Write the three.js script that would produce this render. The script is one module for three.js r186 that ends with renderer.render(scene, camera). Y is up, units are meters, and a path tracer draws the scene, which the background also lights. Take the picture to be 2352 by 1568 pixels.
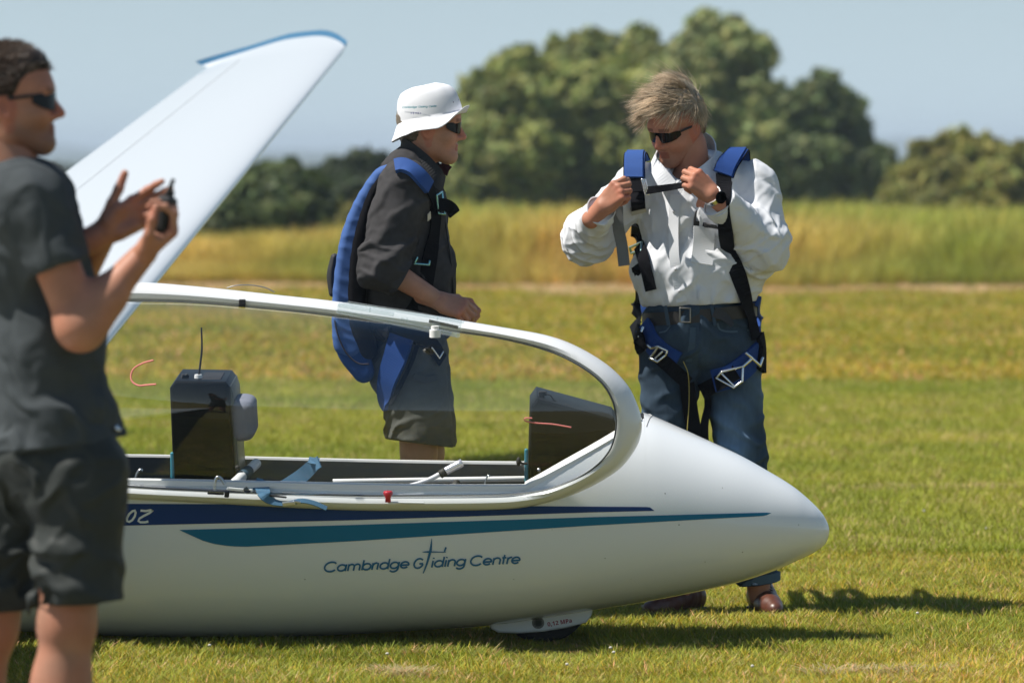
import * as THREE from 'three';
import { mergeGeometries, mergeVertices, toCreasedNormals } from 'three/addons/utils/BufferGeometryUtils.js';
import { RoundedBoxGeometry } from 'three/addons/geometries/RoundedBoxGeometry.js';
import { FontLoader } from 'three/addons/loaders/FontLoader.js';

// ------------------------------------------------------------------ camera, sky, sun, exposure
const scene = new THREE.Scene();
const EYE = 1.49, FOCAL = 11200, CX = 1176, CY = 370;       // a long telephoto, held level with its lens shifted down
const camera = new THREE.PerspectiveCamera(2 * Math.atan(784 / FOCAL) * 180 / Math.PI, 1024 / 682, 0.5, 9000);
camera.position.set(0, EYE, 0);
camera.lookAt(0, EYE, -10);
camera.setViewOffset(2352, 1568, 0, 784 - CY, 2352, 1568);
camera.focus = 15.25; camera.userData.fStop = 4.2;

const sunDir = new THREE.Vector3(-Math.cos(1.03) * Math.cos(0.13), Math.sin(1.03), Math.cos(1.03) * Math.sin(0.13)).normalize();
function makeSky() {
  const W = 1024, H = 512, d = new Float32Array(W * H * 4);
  const hor = [0.475, 0.575, 0.615], low = [0.32, 0.41, 0.45], mid = [0.08, 0.145, 0.25], zen = [0.028, 0.07, 0.165];
  for (let j = 0; j < H; j++) {
    const el = ((j + 0.5) / H - 0.5) * 180;
    for (let i = 0; i < W; i++) {
      const az = (i + 0.5) / W * 2 * Math.PI, k = 4 * (j * W + i);
      for (let c = 0; c < 3; c++) {
        let v;
        if (el <= 0) v = 0.8 * hor[c];
        else if (el < 3) v = hor[c] + (low[c] - hor[c]) * (el / 3) ** 0.7;
        else if (el < 30) v = low[c] + (mid[c] - low[c]) * ((el - 3) / 27) ** 0.6;
        else v = mid[c] + (zen[c] - mid[c]) * ((el - 30) / 60);
        d[k + c] = v;
      }
      d[k + 3] = 1;
    }
  }
  const t = new THREE.DataTexture(d, W, H, THREE.RGBAFormat, THREE.FloatType);
  t.mapping = THREE.EquirectangularReflectionMapping; t.magFilter = THREE.LinearFilter; t.minFilter = THREE.LinearFilter; t.needsUpdate = true;
  return t;
}
scene.background = makeSky(); scene.environment = scene.background;
const sun = new THREE.DirectionalLight(new THREE.Color(1, 0.955, 0.87), 5);
sun.name = 'sun'; sun.position.copy(sunDir).multiplyScalar(60).add(new THREE.Vector3(0, 0, -18)); sun.target.position.set(0, 0, -18);
sun.castShadow = true; sun.shadow.mapSize.set(4096, 4096); sun.shadow.radius = 1;
Object.assign(sun.shadow.camera, { left: -16, right: 16, top: 16, bottom: -16, near: 1, far: 200 });
scene.add(sun, sun.target);
scene.fog = new THREE.FogExp2(new THREE.Color(0.62, 0.74, 0.88), 0.00045);

const renderer = new THREE.WebGLRenderer({ antialias: true });
renderer.toneMapping = THREE.LinearToneMapping; renderer.toneMappingExposure = 1.42;
renderer.shadowMap.enabled = true;

// ------------------------------------------------------------------ small helpers
let seed = 7;
const rnd = () => { seed = (seed * 1664525 + 1013904223) >>> 0; return seed / 4294967296; };
const rr = (a, b) => a + (b - a) * rnd();
const V = (x, y, z) => new THREE.Vector3(x, y, z);
const lerp = (a, b, t) => a + (b - a) * t;
const clamp = (x, a, b) => Math.max(a, Math.min(b, x));
const smooth = (a, b, x) => { const t = clamp((x - a) / (b - a), 0, 1); return t * t * (3 - 2 * t); };
// a measured direction (in survey units of the telephoto) and a distance in metres become a place in the world
const at = (px, py, d) => V((px - CX) * d / FOCAL, EYE - (py - CY) * d / FOCAL, -d);
const col = (r, g, b) => new THREE.Color().setRGB(r, g, b);
const names = {};
function numbered(n) { names[n] = (names[n] ?? -1) + 1; return names[n] ? `${n}_${String(names[n]).padStart(3, '0')}` : n; }
function tag(o, label, category, group, kind) {
  if (label) o.userData.label = label;
  if (category) o.userData.category = category;
  if (group) o.userData.group = group;
  if (kind) o.userData.kind = kind;
  return o;
}
function thing(name, label, category, pos = [0, 0, 0], group) {
  const o = new THREE.Group(); o.name = numbered(name); o.position.set(...pos); scene.add(o);
  return tag(o, label, category, group);
}
function mesh(name, geo, mat, parent) {
  const m = new THREE.Mesh(Array.isArray(geo) ? mergeAll(geo) : geo, mat);
  m.name = parent === scene ? numbered(name) : name; m.castShadow = m.receiveShadow = true;
  parent.add(m); return m;
}
function mergeAll(list) {
  const g = list.map((q) => { q = q.index ? q.toNonIndexed() : q.clone(); for (const k of Object.keys(q.attributes)) if (!['position', 'normal', 'uv', 'color'].includes(k)) q.deleteAttribute(k); return q; });
  const hasC = g.some((q) => q.attributes.color), hasU = g.every((q) => q.attributes.uv);
  for (const q of g) {
    if (!q.attributes.normal) q.computeVertexNormals();
    if (!hasU) q.deleteAttribute('uv');
    if (hasC && !q.attributes.color) q.setAttribute('color', new THREE.BufferAttribute(new Float32Array(q.attributes.position.count * 3).fill(1), 3));
  }
  return mergeGeometries(g);
}
const std = (c, rough = 0.8, extra = {}) => new THREE.MeshStandardMaterial({ color: Array.isArray(c) ? col(...c) : c, roughness: rough, ...extra });
const phys = (c, rough, extra) => new THREE.MeshPhysicalMaterial({ color: col(...c), roughness: rough, ...extra });

// gradient noise
const PERM = new Uint8Array(512); { const p = [...Array(256).keys()]; let s = 99; for (let i = 255; i > 0; i--) { s = (s * 1664525 + 1013904223) >>> 0; const j = s % (i + 1);[p[i], p[j]] = [p[j], p[i]]; } for (let i = 0; i < 512; i++) PERM[i] = p[i & 255]; }
function noise(x, y, z) {
  const X0 = Math.floor(x), Y0 = Math.floor(y), Z0 = Math.floor(z); x -= X0; y -= Y0; z -= Z0;
  const X = X0 & 255, Y = Y0 & 255, Z = Z0 & 255;
  const u = x * x * x * (x * (x * 6 - 15) + 10), v = y * y * y * (y * (y * 6 - 15) + 10), w = z * z * z * (z * (z * 6 - 15) + 10);
  const gr = (h, a, b, c) => { h &= 15; const p = h < 8 ? a : b, q = h < 4 ? b : h === 12 || h === 14 ? a : c; return ((h & 1) ? -p : p) + ((h & 2) ? -q : q); };
  const A = PERM[X] + Y, AA = PERM[A] + Z, AB = PERM[A + 1] + Z, B = PERM[X + 1] + Y, BA = PERM[B] + Z, BB = PERM[B + 1] + Z;
  return lerp(lerp(lerp(gr(PERM[AA], x, y, z), gr(PERM[BA], x - 1, y, z), u), lerp(gr(PERM[AB], x, y - 1, z), gr(PERM[BB], x - 1, y - 1, z), u), v),
    lerp(lerp(gr(PERM[AA + 1], x, y, z - 1), gr(PERM[BA + 1], x - 1, y, z - 1), u), lerp(gr(PERM[AB + 1], x, y - 1, z - 1), gr(PERM[BB + 1], x - 1, y - 1, z - 1), u), v), w);
}
const fbm = (x, y, z) => noise(x, y, z) + 0.5 * noise(2.1 * x + 5, 2.1 * y, 2.1 * z) + 0.25 * noise(4.3 * x, 4.3 * y + 9, 4.3 * z);

// smooth curve through points
const curve = (pts, closed = false, tension = 0.5) => new THREE.CatmullRomCurve3(pts, closed, 'catmullrom', tension);
const tube = (pts, r, seg = 24, rad = 8, closed = false) => new THREE.TubeGeometry(curve(pts, closed), seg, r, rad, closed);
// a tube whose radius changes along its length, with closed ends
function taper(pts, radii, seg = 16, rad = 10) {
  const c = curve(pts), fr = c.computeFrenetFrames(seg, false), pos = [], ix = [];
  for (let i = 0; i <= seg; i++) {
    const t = i / seg, p = c.getPointAt(t), f = t * (radii.length - 1), a = Math.min(Math.floor(f), radii.length - 2), r = lerp(radii[a], radii[a + 1], f - a);
    for (let j = 0; j < rad; j++) { const an = j / rad * 2 * Math.PI; const q = p.clone().addScaledVector(fr.normals[i], Math.cos(an) * r).addScaledVector(fr.binormals[i], Math.sin(an) * r); pos.push(q.x, q.y, q.z); }
  }
  for (let i = 0; i < seg; i++) for (let j = 0; j < rad; j++) { const a = i * rad + j, b = i * rad + (j + 1) % rad; ix.push(a, b, a + rad, b, b + rad, a + rad); }
  const e0 = pos.length / 3, p0 = c.getPointAt(0), p1 = c.getPointAt(1); pos.push(p0.x, p0.y, p0.z, p1.x, p1.y, p1.z);
  for (let j = 0; j < rad; j++) { ix.push(e0, (j + 1) % rad, j, e0 + 1, seg * rad + j, seg * rad + (j + 1) % rad); }
  const g = new THREE.BufferGeometry(); g.setAttribute('position', new THREE.Float32BufferAttribute(pos, 3)); g.setIndex(ix); g.computeVertexNormals(); return g;
}
// webbing: a flat tape along points; ups = outward normals of the surface it lies on
function tape(pts, ups, width, thick = 0.003, seg = 30) {
  const c = curve(pts), cu = curve(ups.length === pts.length ? ups : pts.map(() => ups[0])), pos = [], ix = [];
  const prof = [[-1, -1], [-1, 1], [1, 1], [1, -1]];
  for (let i = 0; i <= seg; i++) {
    const t = i / seg, p = c.getPoint(t), T = c.getTangent(t), U = cu.getPoint(t).normalize(); U.addScaledVector(T, -U.dot(T)).normalize();
    const S = T.clone().cross(U), w = (typeof width === 'function' ? width(t) : width) / 2;
    for (const [a, b] of prof) { const q = p.clone().addScaledVector(S, a * w).addScaledVector(U, b * thick / 2); pos.push(q.x, q.y, q.z); }
  }
  for (let i = 0; i < seg; i++) for (let j = 0; j < 4; j++) { const a = i * 4 + j, b = i * 4 + (j + 1) % 4; ix.push(a, a + 4, b, b, a + 4, b + 4); }
  const L = seg * 4; ix.push(0, 1, 2, 0, 2, 3, L, L + 2, L + 1, L, L + 3, L + 2);
  let g = new THREE.BufferGeometry(); g.setAttribute('position', new THREE.Float32BufferAttribute(pos, 3)); g.setIndex(ix);
  g = g.toNonIndexed(); g.computeVertexNormals(); return g;
}
// a box with rounded edges between two places
function barBox(a, b, w, h, up = V(0, 1, 0), r = 0.003) {
  const d = b.clone().sub(a), L = d.length(), g = new RoundedBoxGeometry(w, h, L, 2, Math.min(r, w / 2.1, h / 2.1));
  const Z = d.normalize(), X = up.clone().cross(Z).normalize(), Y = Z.clone().cross(X);
  const m = new THREE.Matrix4().makeBasis(X, Y, Z).setPosition(a.clone().add(b).multiplyScalar(0.5)); return g.applyMatrix4(m);
}
const moved = (g, x, y, z) => g.translate(x, y, z);

// ------------------------------------------------------------------ implicit shapes: tapered capsules and ellipsoids joined smoothly, meshed by surface nets
function cap(a, b, ra, rb = ra) {
  const ax = a.x, ay = a.y, az = a.z, dx = b.x - ax, dy = b.y - ay, dz = b.z - az, L2 = dx * dx + dy * dy + dz * dz + 1e-12;
  return { c: [ax + dx / 2, ay + dy / 2, az + dz / 2], R: Math.sqrt(L2) / 2 + Math.max(ra, rb), f(x, y, z) {
    x -= ax; y -= ay; z -= az; let t = (x * dx + y * dy + z * dz) / L2; t = t < 0 ? 0 : t > 1 ? 1 : t;
    x -= t * dx; y -= t * dy; z -= t * dz; return Math.sqrt(x * x + y * y + z * z) - (ra + (rb - ra) * t);
  } };
}
function ell(c, rx, ry, rz, ex = V(1, 0, 0), ey = V(0, 1, 0)) {
  const X = ex.clone().normalize(), Y = ey.clone().addScaledVector(X, -ey.dot(X)).normalize(), Z = X.clone().cross(Y), { x: cx, y: cy, z: cz } = c;
  return { c: [cx, cy, cz], R: Math.max(rx, ry, rz), f(x, y, z) {
    x -= cx; y -= cy; z -= cz;
    const a = (x * X.x + y * X.y + z * X.z) / rx, b = (x * Y.x + y * Y.y + z * Y.z) / ry, d = (x * Z.x + y * Z.y + z * Z.z) / rz, k0 = Math.sqrt(a * a + b * b + d * d);
    const k1 = Math.sqrt((a / rx) ** 2 + (b / ry) ** 2 + (d / rz) ** 2); return k1 < 1e-9 ? -Math.min(rx, ry, rz) : k0 * (k0 - 1) / k1;
  } };
}
function join(list, k) {
  const n = list.length;
  const f = (x, y, z) => {
    let d = 1e3;
    for (let i = 0; i < n; i++) {
      const p = list[i], bx = x - p.c[0], by = y - p.c[1], bz = z - p.c[2], s = p.R + d + k;
      if (s > 0 && bx * bx + by * by + bz * bz > s * s) continue;
      const e = p.f(x, y, z), q = p.k ?? k, h = q - Math.abs(d - e);
      d = h > 0 ? Math.min(d, e) - h * h / (4 * q) : Math.min(d, e);
    }
    return d;
  };
  f.lo = [0, 1, 2].map((a) => Math.min(...list.map((p) => p.c[a] - p.R))); f.hi = [0, 1, 2].map((a) => Math.max(...list.map((p) => p.c[a] + p.R)));
  return f;
}
function meshField(f, h, { lo = f.lo, hi = f.hi, pad = 0.02, color } = {}) {
  lo = lo.map((v) => v - pad); hi = hi.map((v) => v + pad);
  const [nx, ny, nz] = [0, 1, 2].map((a) => Math.ceil((hi[a] - lo[a]) / h) + 2), sx = 1, sy = nx, sz = nx * ny;
  const g = new Float32Array(nx * ny * nz).fill(NaN), B = 6, reach = B * h * 0.87 * 1.25 + 0.014, live = [];
  for (let bz = 0; bz < nz - 1; bz += B) for (let by = 0; by < ny - 1; by += B) for (let bx = 0; bx < nx - 1; bx += B) {
    if (Math.abs(f(lo[0] + (bx + B / 2) * h, lo[1] + (by + B / 2) * h, lo[2] + (bz + B / 2) * h)) > reach) continue;
    live.push([bx, by, bz]);
    for (let k = bz; k <= Math.min(bz + B, nz - 1); k++) for (let j = by; j <= Math.min(by + B, ny - 1); j++) for (let i = bx; i <= Math.min(bx + B, nx - 1); i++) {
      const q = i + j * sy + k * sz; if (g[q] !== g[q]) g[q] = f(lo[0] + i * h, lo[1] + j * h, lo[2] + k * h);
    }
  }
  const id = new Int32Array(nx * ny * nz).fill(-1), pos = [], cells = [];
  const off = [0, sx, sy, sx + sy, sz, sx + sz, sy + sz, sx + sy + sz], E = [[0, 1], [0, 2], [0, 4], [1, 3], [1, 5], [2, 3], [2, 6], [4, 5], [4, 6], [3, 7], [5, 7], [6, 7]];
  for (const [bx, by, bz] of live) for (let k = bz; k < Math.min(bz + B, nz - 1); k++) for (let j = by; j < Math.min(by + B, ny - 1); j++) for (let i = bx; i < Math.min(bx + B, nx - 1); i++) {
    const q = i + j * sy + k * sz; let neg = 0, bad = false;
    for (let c = 0; c < 8; c++) { const v = g[q + off[c]]; if (v !== v) { bad = true; break; } if (v < 0) neg++; }
    if (bad || neg === 0 || neg === 8) continue;
    let x = 0, y = 0, z = 0, m = 0;
    for (const [a, b] of E) { const va = g[q + off[a]], vb = g[q + off[b]]; if ((va < 0) === (vb < 0)) continue; const t = va / (va - vb); m++; x += lerp(a & 1, b & 1, t); y += lerp(a >> 1 & 1, b >> 1 & 1, t); z += lerp(a >> 2, b >> 2, t); }
    id[q] = pos.length / 3; cells.push(q); pos.push(lo[0] + (i + x / m) * h, lo[1] + (j + y / m) * h, lo[2] + (k + z / m) * h);
  }
  const ix = [];
  for (const q of cells) for (const [a, b, c] of [[sx, sy, sz], [sy, sz, sx], [sz, sx, sy]]) {
    const v0 = g[q], v1 = g[q + a]; if ((v0 < 0) === (v1 < 0)) continue;
    const A = id[q], Bq = id[q - b], C = id[q - b - c], D = id[q - c]; if (A < 0 || Bq < 0 || C < 0 || D < 0 || Bq === undefined || C === undefined || D === undefined) continue;
    if (v0 < 0) ix.push(A, Bq, C, A, C, D); else ix.push(A, C, Bq, A, D, C);
  }
  const n = pos.length / 3, nor = new Float32Array(n * 3), cl = color ? new Float32Array(n * 3) : null, e = h * 0.6;
  for (let i = 0; i < n; i++) {
    const x = pos[3 * i], y = pos[3 * i + 1], z = pos[3 * i + 2];
    const a = f(x + e, y - e, z - e), b = f(x - e, y - e, z + e), c = f(x - e, y + e, z - e), d = f(x + e, y + e, z + e);
    let u = a - b - c + d, v = -a - b + c + d, w = -a + b - c + d; const L = Math.hypot(u, v, w) || 1;
    nor[3 * i] = u / L; nor[3 * i + 1] = v / L; nor[3 * i + 2] = w / L;
    if (cl) { const r = color(x, y, z, nor[3 * i], nor[3 * i + 1], nor[3 * i + 2]); cl[3 * i] = r[0]; cl[3 * i + 1] = r[1]; cl[3 * i + 2] = r[2]; }
  }
  const geo = new THREE.BufferGeometry(); geo.setAttribute('position', new THREE.Float32BufferAttribute(pos, 3)); geo.setAttribute('normal', new THREE.BufferAttribute(nor, 3));
  if (cl) geo.setAttribute('color', new THREE.BufferAttribute(cl, 3)); geo.setIndex(ix); return geo;
}
const gradient = (f, p, e = 0.004) => V(f(p.x + e, p.y, p.z) - f(p.x - e, p.y, p.z), f(p.x, p.y + e, p.z) - f(p.x, p.y - e, p.z), f(p.x, p.y, p.z + e) - f(p.x, p.y, p.z - e)).normalize();
// the place where a body's front is met from a measured direction
function meet(f, px, py, d0, lift = 0) {
  const o = at(px, py, d0), dir = at(px, py, d0 + 1).sub(o); let t = 0;
  for (let i = 0; i < 80; i++) { const p = o.clone().addScaledVector(dir, t), d = f(p.x, p.y, p.z); if (d < 0.0006) break; t += d * 0.8; if (t > 1.2) break; }
  const p = o.addScaledVector(dir, t), n = gradient(f, p, 0.012); return { p: p.addScaledVector(n, lift), n };
}
function strapOn(f, list, d0, width, lift = 0.004, thick = 0.003, seg = 40) {
  const hits = list.map(([x, y, extra = 0]) => meet(f, x, y, d0, lift + extra)); return tape(hits.map((q) => q.p), hits.map((q) => q.n), width, thick, seg);
}
// ------------------------------------------------------------------ ground, grass, hedges, trees, hills
function noiseTexture(size, fn, srgb = false) {
  const d = new Uint8Array(size * size * 4);
  for (let j = 0; j < size; j++) for (let i = 0; i < size; i++) { const c = fn(i / size, j / size), k = 4 * (j * size + i); for (let a = 0; a < 3; a++) d[k + a] = clamp(Math.round(c[a] * 255), 0, 255); d[k + 3] = 255; }
  const t = new THREE.DataTexture(d, size, size, THREE.RGBAFormat); t.wrapS = t.wrapT = THREE.RepeatWrapping; t.magFilter = THREE.LinearFilter; t.minFilter = THREE.LinearMipmapLinearFilter; t.generateMipmaps = true;
  if (srgb) t.colorSpace = THREE.SRGBColorSpace; t.needsUpdate = true; return t;
}
// where the mown grass is dry or lush: streaks left by the mower across the view, and patches
function dryness(x, z) {
  const u = x * 0.16, v = z * 0.55;
  return clamp(0.34 - 0.16 * smooth(-28, -50, z) + 0.24 * fbm(u, 3.7, v) + 0.36 * noise(x * 1.1, 9, z * 1.5) + 0.1 * Math.sin(z * 0.9 + 2.5 * noise(x * 0.2, 1, z * 0.2)), 0, 1);
}
{
  const N = 120, pos = [], cl = [], ix = [], uv = [];
  const zs = []; for (let i = 0; i <= N; i++) zs.push(30 - (i / N) ** 3 * 4400 - i * 0.8);
  for (let i = 0; i <= N; i++) for (let j = 0; j <= 60; j++) {
    const x = (j / 30 - 1) * (30 + Math.abs(zs[i]) * 0.9), z = zs[i], dr = dryness(x, z);
    pos.push(x, 0, z); uv.push(x, z); const g = [lerp(0.12, 0.27, dr), lerp(0.13, 0.2, dr), lerp(0.02, 0.06, dr)]; cl.push(...g);
  }
  for (let i = 0; i < N; i++) for (let j = 0; j < 60; j++) { const a = i * 61 + j; ix.push(a, a + 1, a + 61, a + 1, a + 62, a + 61); }
  const g = new THREE.BufferGeometry(); g.setAttribute('position', new THREE.Float32BufferAttribute(pos, 3)); g.setAttribute('uv', new THREE.Float32BufferAttribute(uv, 2)); g.setAttribute('color', new THREE.Float32BufferAttribute(cl, 3)); g.setIndex(ix); g.computeVertexNormals();
  const t = noiseTexture(256, (u, v) => { const n = 0.72 + 0.28 * rnd() + 0.1 * Math.sin(u * 44) * Math.sin(v * 31); return [n, n * lerp(0.9, 1, rnd()), n * 0.9]; }); t.repeat.set(0.8, 0.8);
  const m = mesh('ground', g, std([1, 1, 1], 1, { vertexColors: true, map: t, side: THREE.DoubleSide }), scene);
  tag(m, 'flat mown airfield ground reaching away to the trees', 'ground', null, 'structure');
}
// a tuft: blades that lean out from one root
function tuftGeometry(blades, h, spread, width, lean, seed0) {
  const pos = [], cl = [], ix = []; const keep = seed; seed = seed0;
  for (let b = 0; b < blades; b++) {
    const a = rr(0, 6.283), r = spread * Math.sqrt(rnd()), H = h * rr(0.45, 1.1), w = width * rr(0.7, 1.2), la = a + rr(-0.9, 0.9), L = H * lean * rr(0.2, 1.2), bend = rr(0.9, 2.2);
    const wx = Math.cos(la + 1.57) * w / 2, wz = Math.sin(la + 1.57) * w / 2, x0 = Math.cos(a) * r, z0 = Math.sin(a) * r, k = pos.length / 3, straw = rnd() < 0.22, tone = rr(0.75, 1.2);
    const S = 3;
    for (let s = 0; s < S; s++) { const t = s / S, y = H * t * (1 - 0.12 * t), q = L * t ** bend, ww = 1 - 0.45 * t; pos.push(x0 + Math.cos(la) * q - wx * ww, y, z0 + Math.sin(la) * q - wz * ww, x0 + Math.cos(la) * q + wx * ww, y, z0 + Math.sin(la) * q + wz * ww); }
    pos.push(x0 + Math.cos(la) * L, H * 0.88, z0 + Math.sin(la) * L);
    const c = straw ? [1.7 * tone, 1.12 * tone, 1.3 * tone] : [tone, tone, tone]; for (let s = 0; s < 2 * S + 1; s++) cl.push(...c);
    for (let s = 0; s < S - 1; s++) { const q = k + 2 * s; ix.push(q, q + 1, q + 2, q + 1, q + 3, q + 2); } const q = k + 2 * (S - 1); ix.push(q, q + 1, q + 2);
  }
  seed = keep;
  const g = new THREE.BufferGeometry(); g.setAttribute('position', new THREE.Float32BufferAttribute(pos, 3)); g.setAttribute('color', new THREE.Float32BufferAttribute(cl, 3)); g.setIndex(ix); g.computeVertexNormals(); return g;
}
const grassMat = new THREE.MeshPhysicalMaterial({ color: col(1, 1, 1), roughness: 0.75, vertexColors: true, side: THREE.DoubleSide, transmission: 0.5, thickness: 0, specularIntensity: 0.35 });
function scatter(name, geo, n, place, label, category) {
  const im = new THREE.InstancedMesh(geo, grassMat, n), M = new THREE.Matrix4(), q = new THREE.Quaternion(), c = new THREE.Color(), up = V(0, 1, 0);
  for (let i = 0; i < n; i++) { const p = place(i); q.setFromAxisAngle(up, rr(0, 6.283)); M.compose(V(p.x, p.y ?? 0, p.z), q, V(p.s, p.s * (p.v ?? 1), p.s)); im.setMatrixAt(i, M); im.setColorAt(i, c.setRGB(...p.c)); }
  im.name = numbered(name); im.castShadow = im.receiveShadow = true; tag(im, label, category, null, 'stuff'); scene.add(im); return im;
}
function turfColor(x, z) {
  const d = dryness(x, z), k = rr(0.72, 1.25);
  if (rnd() < 0.07 + 0.2 * d * d) { const j = rr(0.8, 1.15); return [0.6 * j, 0.46 * j, 0.2 * j]; }
  return [lerp(0.25, 0.5, d) * k, lerp(0.31, 0.46, d) * k, lerp(0.022, 0.055, d) * k];
}
const wedge = (d0, d1, half, pw = 1) => { const d = lerp(d0, d1, rnd() ** pw); return { x: rr(-1, 1) * (half + d * 0.115), z: -d }; };
scatter('mown_grass', tuftGeometry(18, 0.036, 0.05, 0.0032, 1.0, 11), 42000, () => { const p = wedge(12.6, 18.5, 0.35); return { ...p, s: rr(0.65, 1.25) * (1 + 0.35 * noise(p.x * 2, 4, p.z * 2)) * (Math.abs(p.x - 0.1) < 0.17 && p.z > -15.25 && p.z < -14.5 ? 0.5 : 1), c: turfColor(p.x, p.z) }; }, 'short yellow green grass with dry blades round the glider', 'grass');
scatter('mown_grass', tuftGeometry(16, 0.048, 0.085, 0.0055, 1.0, 12), 38000, () => { const p = wedge(18.3, 33, 0.6, 1.15); return { ...p, s: rr(0.7, 1.3), c: turfColor(p.x, p.z) }; }, 'mown grass with brown streaks behind the three men', 'grass');
scatter('mown_grass', tuftGeometry(12, 0.06, 0.14, 0.014, 0.9, 13), 30000, () => { const p = wedge(32.6, 57.5, 1.5); return { ...p, s: rr(0.7, 1.35), c: turfColor(p.x, p.z) }; }, 'far mown grass running up to the tall grass', 'grass');
const bankFront = (x) => 56.2 + 2.6 * noise(x * 0.13, 2, 0) + 1.3 * noise(x * 0.5, 7, 0);
scatter('cut_hay', tuftGeometry(14, 0.12, 0.2, 0.016, 1.7, 14), 4500, () => { const x = rr(-9, 9), d = bankFront(x) + rr(-0.5, 0.5) - 4.2 * rnd() ** 2.5 * smooth(-0.1, 0.35, noise(x * 0.45, 1, 5)), k = rr(0.8, 1.15); return { x, z: -d, s: rr(0.6, 1.2), v: 0.8, c: rnd() < 0.72 ? [0.82 * k, 0.57 * k, 0.34 * k] : [0.36 * k, 0.33 * k, 0.07 * k] }; }, 'pale strip of dry cut hay along the foot of the tall grass', 'hay');
scatter('tall_grass', tuftGeometry(13, 0.92, 0.22, 0.02, 0.75, 15), 42000, () => {
  const u = rr(-1, 1), left = smooth(-0.05, -0.32, u), d = 57.3 + lerp(44, 9, left) * rnd() ** 1.35, x = u * (1.5 + d * 0.12), f = bankFront(x), z = -(f - 57.3 + d), deep = d - 57.3;
  const warm = clamp(0.62 + 0.95 * noise(x * 0.28, 5, z * 0.14) + 0.28 * noise(x * 1.1, 2, z * 0.4) - 0.02 * deep - 0.05 * smooth(2.5, 7, x), 0, 1), k = rr(0.6, 1.3) * (1 + 0.25 * noise(x * 1.7, 4, z * 1.1));
  const red = 1 + 0.2 * smooth(0.1, 0.5, noise(x * 0.8, 12, z * 0.5)) * (rnd() < 0.6 ? 1 : 0);
  return { x, z, s: rr(0.7, 1.05) * lerp(0.45, 1, smooth(0, 2.6, deep)) * lerp(1, 0.66, left) * (1 + 0.38 * noise(x * 0.55, 3, z * 0.4) + 0.25 * noise(x * 2.1, 8, z * 1.3)), v: lerp(1, 0.75, smooth(6, 40, deep)), c: [lerp(0.36, 0.72, warm) * k * red, lerp(0.42, 0.53, warm) * k, lerp(0.06, 0.15, warm) * k] };
}, 'bank of tall golden and green grass before the trees', 'grass');

for (const [x0, x1, y, n, what] of [[870, 960, 1560, 40, 'short pale wisp of clippings low in the middle of the picture'], [1890, 2190, 1557, 70, 'long pale wisp of clippings at the lower right'], [1990, 2330, 1128, 110, 'pale dry streak of clippings right of the glider nose']]) scatter('cut_hay', tuftGeometry(9, 0.03, 0.05, 0.004, 2.2, 31), n, () => { const p = at(rr(x0, x1), 370 + (y - 370) * rr(0.995, 1.008), 1), d = EYE / (EYE - p.y), k = rr(0.8, 1.15); return { x: p.x * d, z: -d, s: rr(0.8, 1.4), v: 0.6, y: 0.016, c: [0.42 * k, 0.36 * k, 0.17 * k] }; }, what, 'hay');
{ // clover heads
  const g = [], c = new THREE.IcosahedronGeometry(0.0055, 1); for (let i = 0; i < 30; i++) { const p = wedge(13.8, 21, 0.2); g.push(c.clone().scale(1, 0.8, 1).translate(p.x, 0.036, p.z)); }
  tag(mesh('clover_flowers', g, std([0.5, 0.48, 0.43], 0.9), scene), 'small white clover heads dotted through the short grass', 'flowers', null, 'stuff');
}

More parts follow.
